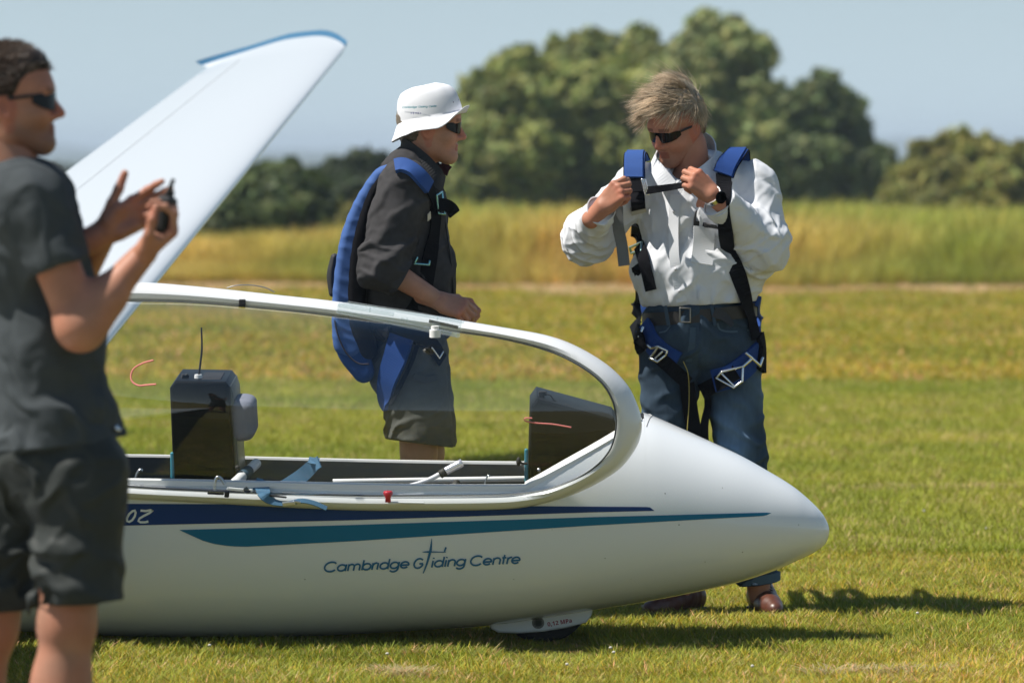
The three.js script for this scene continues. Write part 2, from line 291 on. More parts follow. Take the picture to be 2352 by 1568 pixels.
// trees: a trunk with limbs and a crown of leaf sprays over lobes of foliage
const leafMat = new THREE.MeshPhysicalMaterial({ color: col(1, 1, 1), roughness: 0.7, vertexColors: true, side: THREE.DoubleSide, transmission: 0.5, thickness: 0, specularIntensity: 0.4 });
const barkMat = std([0.09, 0.07, 0.05], 0.95);
function crownGeometry(lobes, base, leaf, dense, tint) {
  const pos = [], cl = [], ix = [];
  const full = []; for (const l of lobes) { full.push(l); if (l[3] > 0.3 && lobes.length < 40) for (let k = 0; k < 12; k++) { const a = rr(0, 6.283), e = rr(-0.6, 1.3), q = l[3] * rr(0.75, 1.05); full.push([l[0] + Math.cos(a) * Math.cos(e) * q, l[1] + Math.sin(e) * q, l[2] + Math.sin(a) * Math.cos(e) * q, l[3] * rr(0.18, 0.42)]); } }
  for (const [cx, cy, cz, r] of full) {
    const n = Math.round(dense * r * r), sq = rr(0.8, 1);
    for (let i = 0; i < n; i++) {
      let x, y, z; do { x = rr(-1, 1); y = rr(-1, 1); z = rr(-1, 1); } while (x * x + y * y + z * z > 1 || x * x + y * y + z * z < 0.02);
      const L = Math.hypot(x, y, z), lump = 0.84 + 0.42 * noise(cx + x / L * 1.9, cy + y / L * 1.9, cz + z / L * 1.9) + 0.3 * noise(x / L * 5 + cx, y / L * 5, z / L * 5), rad = r * lump * L ** 0.5 * (1 + 0.22 * rnd() ** 3);
      x /= L; y /= L; z /= L;
      const p = [cx + x * rad, cy + y * rad * sq, cz + z * rad]; if (p[1] < 0.05) continue;
      const nrm = V(x + rr(-0.8, 0.8), y + rr(-0.6, 0.9), z + rr(-0.8, 0.8)).normalize(), U = V(rr(-1, 1), rr(-1, 1), rr(-1, 1)).cross(nrm).normalize(), W = nrm.clone().cross(U), s = leaf * rr(0.55, 1.2), k = pos.length / 3;
      const t = rr(0.62, 1.3) * (1 + 0.4 * noise(p[0] * 1.1, p[1] * 1.1, p[2])), yel = rr(0.85, 1.25);
      for (const [a, b] of [[-1, 0], [0, -0.55], [1, 0.05], [0.1, 0.5]]) pos.push(p[0] + (U.x * a + W.x * b) * s, p[1] + (U.y * a + W.y * b) * s, p[2] + (U.z * a + W.z * b) * s);
      for (let q = 0; q < 4; q++) cl.push(tint[0] * t * yel, tint[1] * t, tint[2] * t);
      ix.push(k, k + 1, k + 2, k, k + 2, k + 3);
    }
  }
  const g = new THREE.BufferGeometry(); g.setAttribute('position', new THREE.Float32BufferAttribute(pos.map((v, i) => v - base[i % 3]), 3)); g.setAttribute('color', new THREE.Float32BufferAttribute(cl, 3)); g.setIndex(ix); g.computeVertexNormals(); return g;
}
// lobes are given as measured direction, radius in the same units, and depth offset
function tree(name, label, category, d, trunkX, lobes, tint, { leaf = 0.13, dense = 4300, group, trunks = 1 } = {}) {
  const L = lobes.map(([px, py, r, dz = 0]) => { const p = at(px, py, d + dz); return [p.x, p.y, p.z, r * d / FOCAL]; });
  const b = at(trunkX, 370, d); b.y = 0; const o = thing(name, label, category, [b.x, 0, b.z], group);
  const top = Math.max(...L.map((l) => l[1])), geos = [];
  for (let k = 0; k < trunks; k++) { const ox = (k - (trunks - 1) / 2) * 0.5; geos.push(taper([V(ox, -0.1, 0), V(ox * 1.1 + 0.04, top * 0.3, 0), V(ox * 1.3 - 0.05, top * 0.72, 0)], [0.16, 0.12, 0.04], 10, 8)); }
  for (const l of L) if (l[1] > top * 0.45) geos.push(taper([V(0, top * rr(0.12, 0.35), 0), V((l[0] - b.x) * 0.5 + rr(-0.1, 0.1), l[1] * 0.62, (l[2] - b.z) * 0.5), V(l[0] - b.x, l[1], l[2] - b.z)], [0.06, 0.04, 0.012], 8, 6));
  mesh('trunk', geos, barkMat, o); mesh('crown', crownGeometry(L, [b.x, 0, b.z], leaf, dense, tint), leafMat, o); return o;
}
const willow = [0.31, 0.36, 0.1], grey = [0.31, 0.36, 0.13], dark = [0.17, 0.225, 0.07], olive = [0.31, 0.32, 0.075];
tree('willow_tree', 'grey green bushy willow with a small topknot, behind the man in the white hat', 'tree', 97, 1190, [[1250, 300, 70, 0.5], [1150, 160, 40, 0.6], [1190, 155, 48, 0], [1120, 215, 62, 0], [1190, 245, 75, -1], [1110, 320, 80, -1], [1200, 370, 90, -1.5], [1100, 420, 80, -1], [1180, 460, 80, -1], [1075, 260, 45, 1]], willow, { group: null });
tree('willow_tree', 'broad rounded willow in the middle of the tree group, left of the tallest', 'tree', 100, 1370, [[1310, 145, 62, 0], [1290, 225, 85, -1], [1400, 150, 80, 0], [1480, 140, 70, 0], [1370, 250, 105, -1.5], [1470, 250, 95, -1], [1300, 350, 95, -1.5], [1400, 370, 100, -2], [1290, 450, 85, -1.5], [1420, 460, 85, -1.5]], willow, { trunks: 2 });
tree('willow_tree', 'tallest willow of the group, its head above the bare headed man', 'tree', 98, 1640, [[1640, 100, 72, 0], [1600, 165, 85, -1], [1690, 160, 85, -0.5], [1740, 130, 48, 0], [1540, 215, 75, -0.5], [1700, 245, 85, -1], [1610, 270, 100, -1.5], [1560, 370, 95, -1], [1680, 360, 100, -1.5], [1620, 450, 95, -1], [1720, 440, 80, -1]], grey, { trunks: 2 });
tree('willow_tree', 'dark round headed tree at the right end of the willow group', 'tree', 106, 1890, [[1895, 225, 62, 0], [1930, 260, 62, 0], [1860, 270, 70, -0.5], [1800, 290, 75, -0.5], [1940, 320, 58, 0], [1860, 370, 90, -1], [1780, 390, 85, -1], [1950, 410, 75, -0.5], [1840, 460, 85, -1]], dark, {});
tree('bush', 'shaded bush between the dark tree and the olive bush at the right', 'bush', 112, 2010, [[2010, 375, 45, 0], [1975, 410, 50, 0], [2030, 440, 60, -0.5], [1960, 470, 60, -0.5], [2010, 480, 55, -1]], dark, {});
tree('bush', 'olive green spreading bush at the right edge of the view', 'bush', 92, 2200, [[2200, 350, 52, 0], [2130, 385, 55, 0], [2280, 365, 58, 0], [2370, 385, 65, 0], [2180, 430, 75, -0.5], [2090, 440, 55, 0], [2290, 440, 80, -0.8], [2060, 480, 50, -0.5], [2400, 450, 80, 0], [2190, 480, 70, -1]], olive, { dense: 5600 });
tree('bush', 'dark green bush behind the white wing, left of the man in the hat', 'bush', 74, 640, [[600, 425, 48, 0], [655, 420, 52, 0], [705, 430, 45, 0], [560, 460, 50, 0], [640, 480, 70, -0.5], [720, 490, 55, 0], [530, 510, 50, 0], [480, 520, 45, 0], [600, 540, 60, 0], [700, 545, 55, 0]], [0.12, 0.17, 0.05], {});
tree('young_tree', 'thin mid green tree just left of the man in the white hat', 'tree', 92, 810, [[830, 372, 36, 0], [770, 392, 34, 0], [870, 390, 38, 0], [745, 440, 40, 0], [800, 440, 50, -0.5], [860, 450, 55, -0.5], [780, 490, 55, -0.5]], [0.06, 0.092, 0.03], {});
tree('bush', 'yellow green bush low behind the back of the man in the white hat', 'bush', 72, 840, [[845, 480, 40, 0], [810, 500, 34, 0], [880, 500, 40, 0]], [0.16, 0.165, 0.028], {});
// far hedge and trees standing in haze
{ // a hedgerow too far off to tell its bushes apart
  const L = []; for (let px = -200; px < 2700; px += 24) { const p = at(px + rr(-8, 8), 398 + rr(-10, 8), 330), q = at(px, 425, 330); L.push([p.x, p.y, p.z, rr(16, 26) * 330 / FOCAL], [q.x, q.y, q.z, 26 * 330 / FOCAL]); }
  tag(mesh('hedgerow', crownGeometry(L, [0, 0, 0], 0.42, 420, [0.05, 0.075, 0.03]), leafMat, scene), 'long far hedgerow closing the field under the blue hills', 'hedgerow', null, 'stuff');
}
{ // hogweed in flower near the dark bush
  const b = at(590, 520, 80); const o = thing('hogweed_plant', 'tall weed with flat cream flower heads before the dark bush by the wing', 'plant', [b.x, 0, b.z]);
  const stems = [], heads = [];
  for (const [px, py, r] of [[538, 480, 15], [556, 476, 14], [598, 482, 20], [622, 487, 20], [536, 508, 13], [572, 508, 14]]) {
    const p = at(px, py, 80).sub(b.clone().setY(0)), s = r * 80 / FOCAL; stems.push(taper([V(p.x * 0.4, 0, 0), V(p.x * 0.7, p.y * 0.6, 0), V(p.x, p.y, 0)], [0.014, 0.01, 0.006], 8, 6));
    for (let i = 0; i < 60; i++) { const a = rr(0, 6.28), q = 1.2 * s * Math.sqrt(rnd()); heads.push(new THREE.IcosahedronGeometry(0.03, 0).translate(p.x + Math.cos(a) * q, p.y + rr(0, 0.035) - q * 0.15, Math.sin(a) * q)); }
  }
  for (const g of stems) mesh('stem', g, std([0.12, 0.16, 0.04], 0.8), o); tag(mesh('flower_head', heads, std([0.72, 0.72, 0.42], 0.8), o), null, null, null, 'stuff');
}
// hills far off
function hill(label, d, profile, tint) {
  const pos = [], ix = [], n = 240, x0 = -0.16 * d, x1 = 0.16 * d;
  for (let i = 0; i <= n; i++) {
    const x = lerp(x0, x1, i / n), px = x * FOCAL / d + CX, h = Math.max(0.5, (profile(px)) * d / FOCAL) * (1 + 0.1 * noise(px * 0.02, 1, d) + 0.07 * noise(px * 0.09, 4, d));
    for (const [k, z] of [[0, -d + 260], [0.55, -d + 120], [1, -d], [0.6, -d - 200], [0, -d - 500]]) pos.push(x, h * k - 0.5, z);
  }
  for (let i = 0; i < n; i++) for (let j = 0; j < 4; j++) { const a = i * 5 + j; ix.push(a, a + 5, a + 1, a + 1, a + 5, a + 6); }
  const g = new THREE.BufferGeometry(); g.setAttribute('position', new THREE.Float32BufferAttribute(pos, 3)); g.setIndex(ix); g.computeVertexNormals();
  tag(mesh('hill', g, std(tint, 1, { side: THREE.DoubleSide }), scene), label, 'hill', null, 'structure');
}
hill('far blue hazy ridge along the horizon', 3600, (px) => 30 + CY - 370 + 26 * Math.exp(-(((px - 2060) / 130) ** 2)) + 14 * Math.exp(-(((px - 2350) / 140) ** 2)) + 16 * Math.exp(-(((px - 90) / 90) ** 2)) + EYE * FOCAL / 3600, [0.06, 0.08, 0.05]);
hill('nearer low wooded rise under the blue ridge', 2100, (px) => 16 + 12 * noise(px * 0.006, 8, 2) + EYE * FOCAL / 2100, [0.04, 0.06, 0.03]);
// ------------------------------------------------------------------ the glider: nose to the right, leaning a little towards us, its canopy swung open on the near sill
const AX = 15.13, MPX = AX / FOCAL;
const gl = thing('glider', 'white two seat glider with blue stripes and open canopy, nose towards the right', 'glider', [0, 0, -AX]);
gl.rotation.x = 0.06; gl.updateMatrixWorld(true);
const local = (px, py, d) => gl.worldToLocal(at(px, py, d));
const white = new THREE.MeshPhysicalMaterial({ color: col(0.735, 0.76, 0.78), roughness: 0.28, clearcoat: 0.7, clearcoatRoughness: 0.06 });
const matWhite = std([0.72, 0.72, 0.71], 0.5), blackGloss = new THREE.MeshPhysicalMaterial({ color: col(0.006, 0.0065, 0.007), roughness: 0.42, specularIntensity: 0.25 });
const blackMat = std([0.015, 0.015, 0.017], 0.7), steel = std([0.62, 0.63, 0.64], 0.28, { metalness: 1 }), rubber = std([0.02, 0.02, 0.02], 0.85), navy = phys([0.01, 0.04, 0.16], 0.5, { specularIntensity: 0.35 }), teal = phys([0.01, 0.15, 0.27], 0.5, { specularIntensity: 0.35 });
const lut = (tab) => (x) => { if (x >= tab[0][0]) return tab[0][1]; for (let i = 1; i < tab.length; i++) if (x >= tab[i][0]) { const p0 = tab[Math.max(0, i - 2)], p1 = tab[i - 1], p2 = tab[i], p3 = tab[Math.min(tab.length - 1, i + 1)], t = (x - p1[0]) / (p2[0] - p1[0]), m1 = (p2[1] - p0[1]) / (p2[0] - p0[0]) * (p2[0] - p1[0]), m2 = (p3[1] - p1[1]) / (p3[0] - p1[0]) * (p2[0] - p1[0]); return (2 * t ** 3 - 3 * t * t + 1) * p1[1] + (t ** 3 - 2 * t * t + t) * m1 + (-2 * t ** 3 + 3 * t * t) * p2[1] + (t ** 3 - t * t) * m2; } return tab[tab.length - 1][1]; };
const mX = (px) => (px - CX) * MPX, mY = (py) => EYE - (py - CY) * MPX;
const NOSE = mX(1904.5);
// station tables run from the nose backwards, in metres
const topLine = lut([[1904.5, 1218], [1903, 1207], [1899, 1196], [1889, 1178], [1865, 1152], [1821, 1115], [1752, 1073], [1696, 1042], [1627, 1010], [1508, 957], [1478, 946]].map(([a, b]) => [mX(a), mY(b)]).concat([[0.1, 0.80], [-0.5, 0.93], [-1.3, 0.98], [-1.7, 0.97], [-2.4, 0.86], [-3.2, 0.74], [-5.2, 0.66]]));
const botLine = lut([[1904.5, 1218], [1903, 1229], [1896, 1246], [1880, 1260], [1865, 1269], [1821, 1289], [1783, 1306], [1696, 1334], [1602, 1355], [1477, 1378], [1392, 1391], [1128, 1430], [968, 1441], [822, 1450], [706, 1455], [515, 1458], [315, 1456], [0, 1440]].map(([a, b]) => [mX(a), mY(b)]).concat([[-2.2, 0.12], [-3.2, 0.3], [-5.2, 0.46]]));
const midLine = lut([[NOSE, mY(1218)], [mX(1850), mY(1210)], [mX(1508), mY(1192)], [mX(1000), mY(1185)], [-1.5, 0.42], [-3.2, 0.5], [-5.2, 0.56]]);
const widthLine = lut([[NOSE, 0], [NOSE - 0.002, 0.014], [NOSE - 0.008, 0.03], [NOSE - 0.022, 0.052], [NOSE - 0.055, 0.086], [NOSE - 0.115, 0.128], [NOSE - 0.21, 0.175], [NOSE - 0.36, 0.228], [NOSE - 0.56, 0.277], [NOSE - 0.8, 0.31], [NOSE - 1.1, 0.326], [-0.6, 0.33], [-1.4, 0.325], [-2.2, 0.26], [-3.2, 0.15], [-5.2, 0.1]]);
const cutLine = (x) => { const a = mX(1205), b = mX(1478); if (x < -1.45) return 9; if (x < a) return 0.521 + 0.022 * smooth(0, -1.4, x); if (x < b) return lerp(0.521, 0.705, (x - a) / (b - a)); return 9; };
const sec = (x) => { const b = botLine(x), t = topLine(x), m = clamp(midLine(x), b + 0.0005, t - 0.0005); return { b, t, m, w: Math.max(widthLine(x), 0.0005), n: lerp(2.0, 2.35, smooth(NOSE, NOSE - 1.0, x)) }; };
function hullPoint(x, a, inset = 0) {
  const s = sec(x), c = Math.cos(a), q = Math.sin(a), e = 2 / s.n, h = (q < 0 ? s.m - s.b : s.t - s.m) - inset;
  return V(x, s.m + Math.sign(q) * Math.abs(q) ** e * h, Math.sign(c) * Math.abs(c) ** e * (s.w - inset));
}
function cutAngle(x) { const s = sec(x), c = cutLine(x); if (c >= s.t - 1e-4) return Math.PI / 2; return Math.asin(clamp(((c - s.m) / (s.t - s.m)), 0, 1) ** (s.n / 2)); }
const hullZ = (x, y) => { const s = sec(x), h = y < s.m ? s.m - s.b : s.t - s.m, q = clamp(Math.abs(y - s.m) / h, 0, 1); return s.w * (1 - q ** s.n) ** (1 / s.n); };
const xs = []; for (let i = 0; i <= 44; i++) xs.push(NOSE - 0.75 * (i / 44) ** 1.7); for (let x = NOSE - 0.78; x > -1.75; x -= 0.03) xs.push(x); for (let x = -1.8; x >= -5.2; x -= 0.2) xs.push(x);
{ const bx = mX(1478); xs.push(bx, bx - 0.001, mX(1205), -1.449, -1.451); xs.sort((a, b) => b - a); }
function skin(inset, from, to, M = 72) {
  const pos = [], nor = [], ix = [], st = xs.filter((x) => x <= from && x >= to);
  st.forEach((x) => { const c = cutAngle(x); for (let j = 0; j <= M; j++) { const an = lerp(c, -Math.PI - c, j / M), p = hullPoint(x, an, inset), xa = Math.min(x, NOSE - 0.002), u = hullPoint(xa + 0.0015, an, inset).sub(hullPoint(xa - 0.003, an, inset)), e = Math.abs(Math.sin(an * 2)) < 0.04 ? 0.06 : 0.02, w = hullPoint(xa, an + e, inset).sub(hullPoint(xa, an - e, inset)), n = w.cross(u).normalize(); if (n.x * 0 + n.y * Math.sin(an) + n.z * Math.cos(an) < 0 && x < NOSE - 0.004) n.negate(); if (x > NOSE - 0.006) n.set(0.03, p.y - sec(x).m, p.z).normalize(); pos.push(p.x, p.y, p.z); nor.push(n.x, n.y, n.z); } });
  for (let i = 0; i < st.length - 1; i++) for (let j = 0; j < M; j++) { const a = i * (M + 1) + j, b = a + M + 1; ix.push(a, b, a + 1, a + 1, b, b + 1); }
  const g = new THREE.BufferGeometry(); g.setAttribute('position', new THREE.Float32BufferAttribute(pos, 3)); g.setAttribute('normal', new THREE.Float32BufferAttribute(nor, 3)); g.setIndex(ix); return g;
}
const hullGeo = skin(0, 9, -9);
mesh('fuselage', hullGeo, white, gl);
const speck = noiseTexture(128, () => { const n = 0.55 + 0.45 * rnd(); return [n, n, n]; });
const lining = std([0.13, 0.135, 0.145], 0.9);
mesh('cockpit_lining', skin(0.018, mX(1470), -1.44), lining, gl);
{ // forward bulkhead and floor pan inside
  mesh('seat_pan', [moved(new RoundedBoxGeometry(0.75, 0.02, 0.5, 2, 0.008), -0.35, 0.2, 0), moved(new RoundedBoxGeometry(0.9, 0.02, 0.5, 2, 0.008).rotateZ(-0.25), -1.0, 0.3, 0)], std([0.05, 0.05, 0.055], 0.9), gl);
}
// rim of the cockpit: a flange along the cut edge on both sides, joined over the front
function rim() {
  const st = xs.filter((x) => x <= mX(1477) && x >= -1.449), loop = [];
  for (const s of [1, -1]) { const list = st.map((x) => { const c = cutAngle(x), p = hullPoint(x, c); return V(p.x, p.y, s * p.z); }); loop.push(...(s > 0 ? list.reverse() : list)); }
  const pos = [], ix = [];
  loop.forEach((p, i) => {
    const far = p.z < 0 && p.x < mX(1215), wv = far ? 0.011 : lerp(0.032, 0.046, smooth(mX(1205), mX(1330), p.x)), q = V(p.x - (p.x > mX(1210) ? wv * 0.5 : 0), p.y, p.z - Math.sign(p.z) * Math.min(wv, Math.abs(p.z)));
    for (const [u, dy] of [[0, -0.012], [0.0, 0.004], [0.12, 0.008], [0.88, 0.006], [1, 0.001], [1, -0.03]]) pos.push(lerp(p.x, q.x, u), p.y + (far ? dy * 0.4 : dy), lerp(p.z, q.z, u) + (u === 0 ? Math.sign(p.z) * 0.003 : 0));
  });
  for (let i = 0; i < loop.length - 1; i++) for (let j = 0; j < 5; j++) { const a = i * 6 + j; ix.push(a, a + 6, a + 1, a + 1, a + 6, a + 7); }
  const g = new THREE.BufferGeometry(); g.setAttribute('position', new THREE.Float32BufferAttribute(pos, 3)); g.setIndex(ix); return toCreasedNormals(g, 0.7);
}
mesh('cockpit_rim', rim(), matWhite, gl);
// marks that lie on the near side of the hull
function onHull(px, py, lift = 0.0018) {
  let d = 14.82, p; for (let i = 0; i < 6; i++) { p = local(px, py, d); d = -gl.localToWorld(V(p.x, p.y, hullZ(p.x, p.y))).z; } p.z = hullZ(p.x, p.y);
  const e = 0.004, n = V(-(hullZ(p.x + e, p.y) - hullZ(p.x - e, p.y)) / (2 * e), -(hullZ(p.x, p.y + e) - hullZ(p.x, p.y - e)) / (2 * e), 1).normalize(); return p.addScaledVector(n, lift);
}
function band(top, bot, x0, x1, n = 90, rows = 8, lift) {
  const T = (t, x) => { for (let i = 1; i < t.length; i++) if (x <= t[i][0]) return lerp(t[i - 1][1], t[i][1], clamp((x - t[i - 1][0]) / (t[i][0] - t[i - 1][0]), 0, 1)); return t[t.length - 1][1]; }, pos = [], ix = [];
  for (let i = 0; i <= n; i++) { const x = lerp(x0, x1, i / n), a = T(top, x), b = T(bot, x); for (let j = 0; j <= rows; j++) { const p = onHull(x, lerp(a, b, j / rows), lift); pos.push(p.x, p.y, p.z); } }
  for (let i = 0; i < n; i++) for (let j = 0; j < rows; j++) { const a = i * (rows + 1) + j, b = a + rows + 1; ix.push(a, a + 1, b, a + 1, b + 1, b); }
  const g = new THREE.BufferGeometry(); g.setAttribute('position', new THREE.Float32BufferAttribute(pos, 3)); g.setIndex(ix); g.computeVertexNormals(); return g;
}
const tip = (x0, y0, x1, y1, n = 6) => { const o = []; for (let i = 0; i <= n; i++) { const t = i / n; o.push([lerp(x0, x1, t), y0 + (y1 - y0) * (1 - Math.sqrt(Math.max(0, 1 - t * t)))]); } return o; };
mesh('navy_stripe', band([[100, 1157.5], [290, 1156.5], [800, 1159], [1352, 1163], ...tip(1486, 1164, 1503, 1172.5)], [[100, 1213], [290, 1206.5], [803, 1194.5], [1352, 1176.5], [1503, 1173]], 100, 1503, 140), navy, gl);
mesh('teal_stripe', band([[412, 1216.5], [803, 1205.3], [1352, 1187.5], ...tip(1758, 1177, 1771, 1178)], [[412, 1217], [440, 1230], [466, 1241.5], [490, 1248.5], [516, 1252.5], [540, 1254.5], [566, 1255], [803, 1242.8], [1352, 1207], [1758, 1184.5], [1771, 1178.5]], 412, 1771, 150), teal, gl);
// lettering drawn as strokes of an upright geometric hand, slanted, then laid on the hull
function strokes(lines, place, w) {
  const geos = [];
  for (const L of lines) {
    const pos = [], ix = [];
    for (let i = 0; i < L.length; i++) {
      const a = L[Math.max(0, i - 1)], b = L[Math.min(L.length - 1, i + 1)], l = Math.hypot(b[0] - a[0], b[1] - a[1]) || 1, nx = -(b[1] - a[1]) / l, ny = (b[0] - a[0]) / l, ww = (typeof w === 'function' ? w(i / (L.length - 1)) : w) / 2;
      for (const s of [-1, 1]) { const p = place(L[i][0] + nx * ww * s, L[i][1] + ny * ww * s); pos.push(p.x, p.y, p.z); }
    }
    for (let i = 0; i < L.length - 1; i++) { const k = 2 * i; ix.push(k, k + 1, k + 2, k + 1, k + 3, k + 2); }
    const g = new THREE.BufferGeometry(); g.setAttribute('position', new THREE.Float32BufferAttribute(pos, 3)); g.setIndex(ix); g.computeVertexNormals(); geos.push(g.toNonIndexed());
  }
  return mergeGeometries(geos);
}
const arc = (cx, cy, r, a0, a1, n = 18) => { const o = []; for (let i = 0; i <= n; i++) { const a = lerp(a0, a1, i / n) * Math.PI / 180; o.push([cx + r * Math.cos(a), cy + r * Math.sin(a)]); } return o; };
// x-height 1; each letter: [advance, strokes]
const seg2 = (...p) => { const o = []; for (let i = 0; i < p.length - 1; i++) for (let k = 0; k < 5; k++) o.push([lerp(p[i][0], p[i + 1][0], k / 5), lerp(p[i][1], p[i + 1][1], k / 5)]); o.push(p[p.length - 1]); return o; };
const LET = {
  C: [1.5, [arc(0.75, 0.72, 0.7, 40, 320, 26)]], G: [1.62, [arc(0.75, 0.72, 0.7, 40, 350, 28), seg2([0.85, 0.66], [1.46, 0.66])]],
  a: [1.16, [arc(0.5, 0.5, 0.45, 0, 360, 24), seg2([0.97, 1], [0.97, 0])]], m: [1.6, [seg2([0.1, 0], [0.1, 1]), [...arc(0.42, 0.62, 0.32, 180, 0, 12), [0.74, 0]], [...arc(1.06, 0.62, 0.32, 180, 0, 12), [1.38, 0]]]],
  b: [1.12, [seg2([0.1, 0], [0.1, 1.5]), arc(0.56, 0.5, 0.45, 0, 360, 24)]], r: [0.56, [seg2([0.1, 0], [0.1, 1]), arc(0.5, 0.6, 0.38, 180, 80, 10)]], ı: [0.34, [seg2([0.12, 0], [0.12, 1])]], i: [0.34, [seg2([0.12, 0], [0.12, 1]), seg2([0.12, 1.28], [0.12, 1.46])]],
  d: [1.16, [arc(0.5, 0.5, 0.45, 0, 360, 24), seg2([0.97, 1.5], [0.97, 0])]], g: [1.16, [arc(0.5, 0.5, 0.45, 0, 360, 24), [[0.97, 1], [0.97, 0.5], [0.97, 0.1], ...arc(0.5, 0.02, 0.46, 0, -150, 14)]]],
  e: [1.1, [[[0.07, 0.47], [0.5, 0.47], [0.95, 0.47], ...arc(0.5, 0.5, 0.45, 0, 320, 24)]]], n: [1.02, [seg2([0.1, 0], [0.1, 1]), [...arc(0.48, 0.6, 0.38, 180, 0, 12), [0.86, 0]]]], t: [0.6, [seg2([0.24, 0], [0.24, 1.4]), seg2([0.02, 0.96], [0.5, 0.96])]],
};
function word(text, x0, y0, x1, y1, xh) { // baseline from (x0,y0) to (x1,y1), fitted to that length
  let w = 0; for (const ch of text) w += LET[ch][0]; const k = Math.hypot(x1 - x0, y1 - y0) / w, ux = (x1 - x0) / (w * k), uy = (y1 - y0) / (w * k), out = []; let x = 0;
  for (const ch of text) { for (const L of LET[ch][1]) out.push(L.map(([a, b]) => [x0 + ux * k * (x + a + 0.22 * b * xh / k), y0 + uy * k * (x + a) - b * xh])); x += LET[ch][0]; } return out;
}
const ink = phys([0.035, 0.15, 0.3], 0.5, { specularIntensity: 0.3 });
const flat = (x, y) => onHull(x, y, 0.0022);
mesh('club_lettering', strokes([...word('Cambrıdge', 742, 1313, 940, 1303.5, 15.5), ...word('G', 948, 1305, 972, 1303.5, 15.5), ...word('iding', 989, 1302.5, 1070, 1298, 15.5), ...word('Centre', 1078, 1298.8, 1195, 1293, 15.5)], flat, 4.1), ink, gl);
mesh('glider_emblem', mergeGeometries([
  strokes([[[991.5, 1236], [990.6, 1248], [989, 1262], [986, 1274], [981, 1292], [975, 1308], [971.5, 1315.5]]], flat, (t) => 1 + 5 * Math.min(1, t * 3) * (1 - 0.75 * Math.max(0, (t - 0.45) / 0.55))),
  strokes([[[970, 1267.3], [975, 1267], [982, 1266.8], [990, 1266.8], [1002, 1267], [1014, 1267.3], [1024, 1267.5]]], flat, (t) => t < 0.3 ? 1 + 11 * t : lerp(4.2, 1.3, (t - 0.3) / 0.7)), strokes([[[1020.5, 1267.5], [1022, 1262], [1024.5, 1256]]], flat, 4),
]), ink, gl);
mesh('type_lettering', mergeGeometries([
  strokes([[[311, 1172], [304, 1173], [296, 1180], [291, 1189], [291, 1196], [296, 1198], [303, 1194], [309, 1185], [311, 1176], [307, 1171]], [[322, 1172], [334, 1173], [346, 1171], [351, 1171], [342, 1178], [330, 1184], [320, 1190], [317, 1196], [322, 1199], [332, 1199], [340, 1197]]], flat, 5.2),
  strokes([[[262, 1166], [257, 1182], [253, 1199]], [[283, 1176], [268, 1185], [258, 1187]], [[266, 1186], [274, 1193], [280, 1200]]], flat, 5.2),
]), std([0.72, 0.74, 0.7], 0.5), gl);
mesh('static_port', [0, 1].map((i) => { const p = i ? onHull(1528, 1133, -0.0018) : onHull(1268, 1216, 0.001); return new THREE.SphereGeometry(i ? 0.0026 : 0.0016, 8, 6).translate(p.x, p.y, p.z); })[1], blackMat, gl);
mesh('hinge_plate', moved(new RoundedBoxGeometry(0.055, 0.012, 0.012, 2, 0.004), mX(967), 0.463, 0.327), std([0.5, 0.47, 0.38], 0.5), gl);
for (const [x, y] of [[1268, 1216], [1620, 1290], [1706, 1268], [1835, 1205], [1390, 1282], [1560, 1205], [1450, 1330], [1180, 1330], [700, 1330], [1660, 1120]]) { const p = onHull(x, y, -0.001), s = rr(0.0013, 0.0022); mesh('speck', new THREE.SphereGeometry(s, 6, 5).translate(p.x, p.y, p.z), std([0.1, 0.09, 0.07], 0.9), gl); }
// seam round the nose in front of the canopy
{ const x = mX(1497), pts = []; for (let i = 0; i <= 40; i++) { const a = lerp(1.15, Math.PI - 1.15, i / 40), p = hullPoint(x - 0.05 * Math.abs(Math.cos(a)), a, -0.0005); pts.push(p); } mesh('panel_seam', tube(pts, 0.0014, 60, 5), std([0.3, 0.3, 0.3], 0.7), gl); }
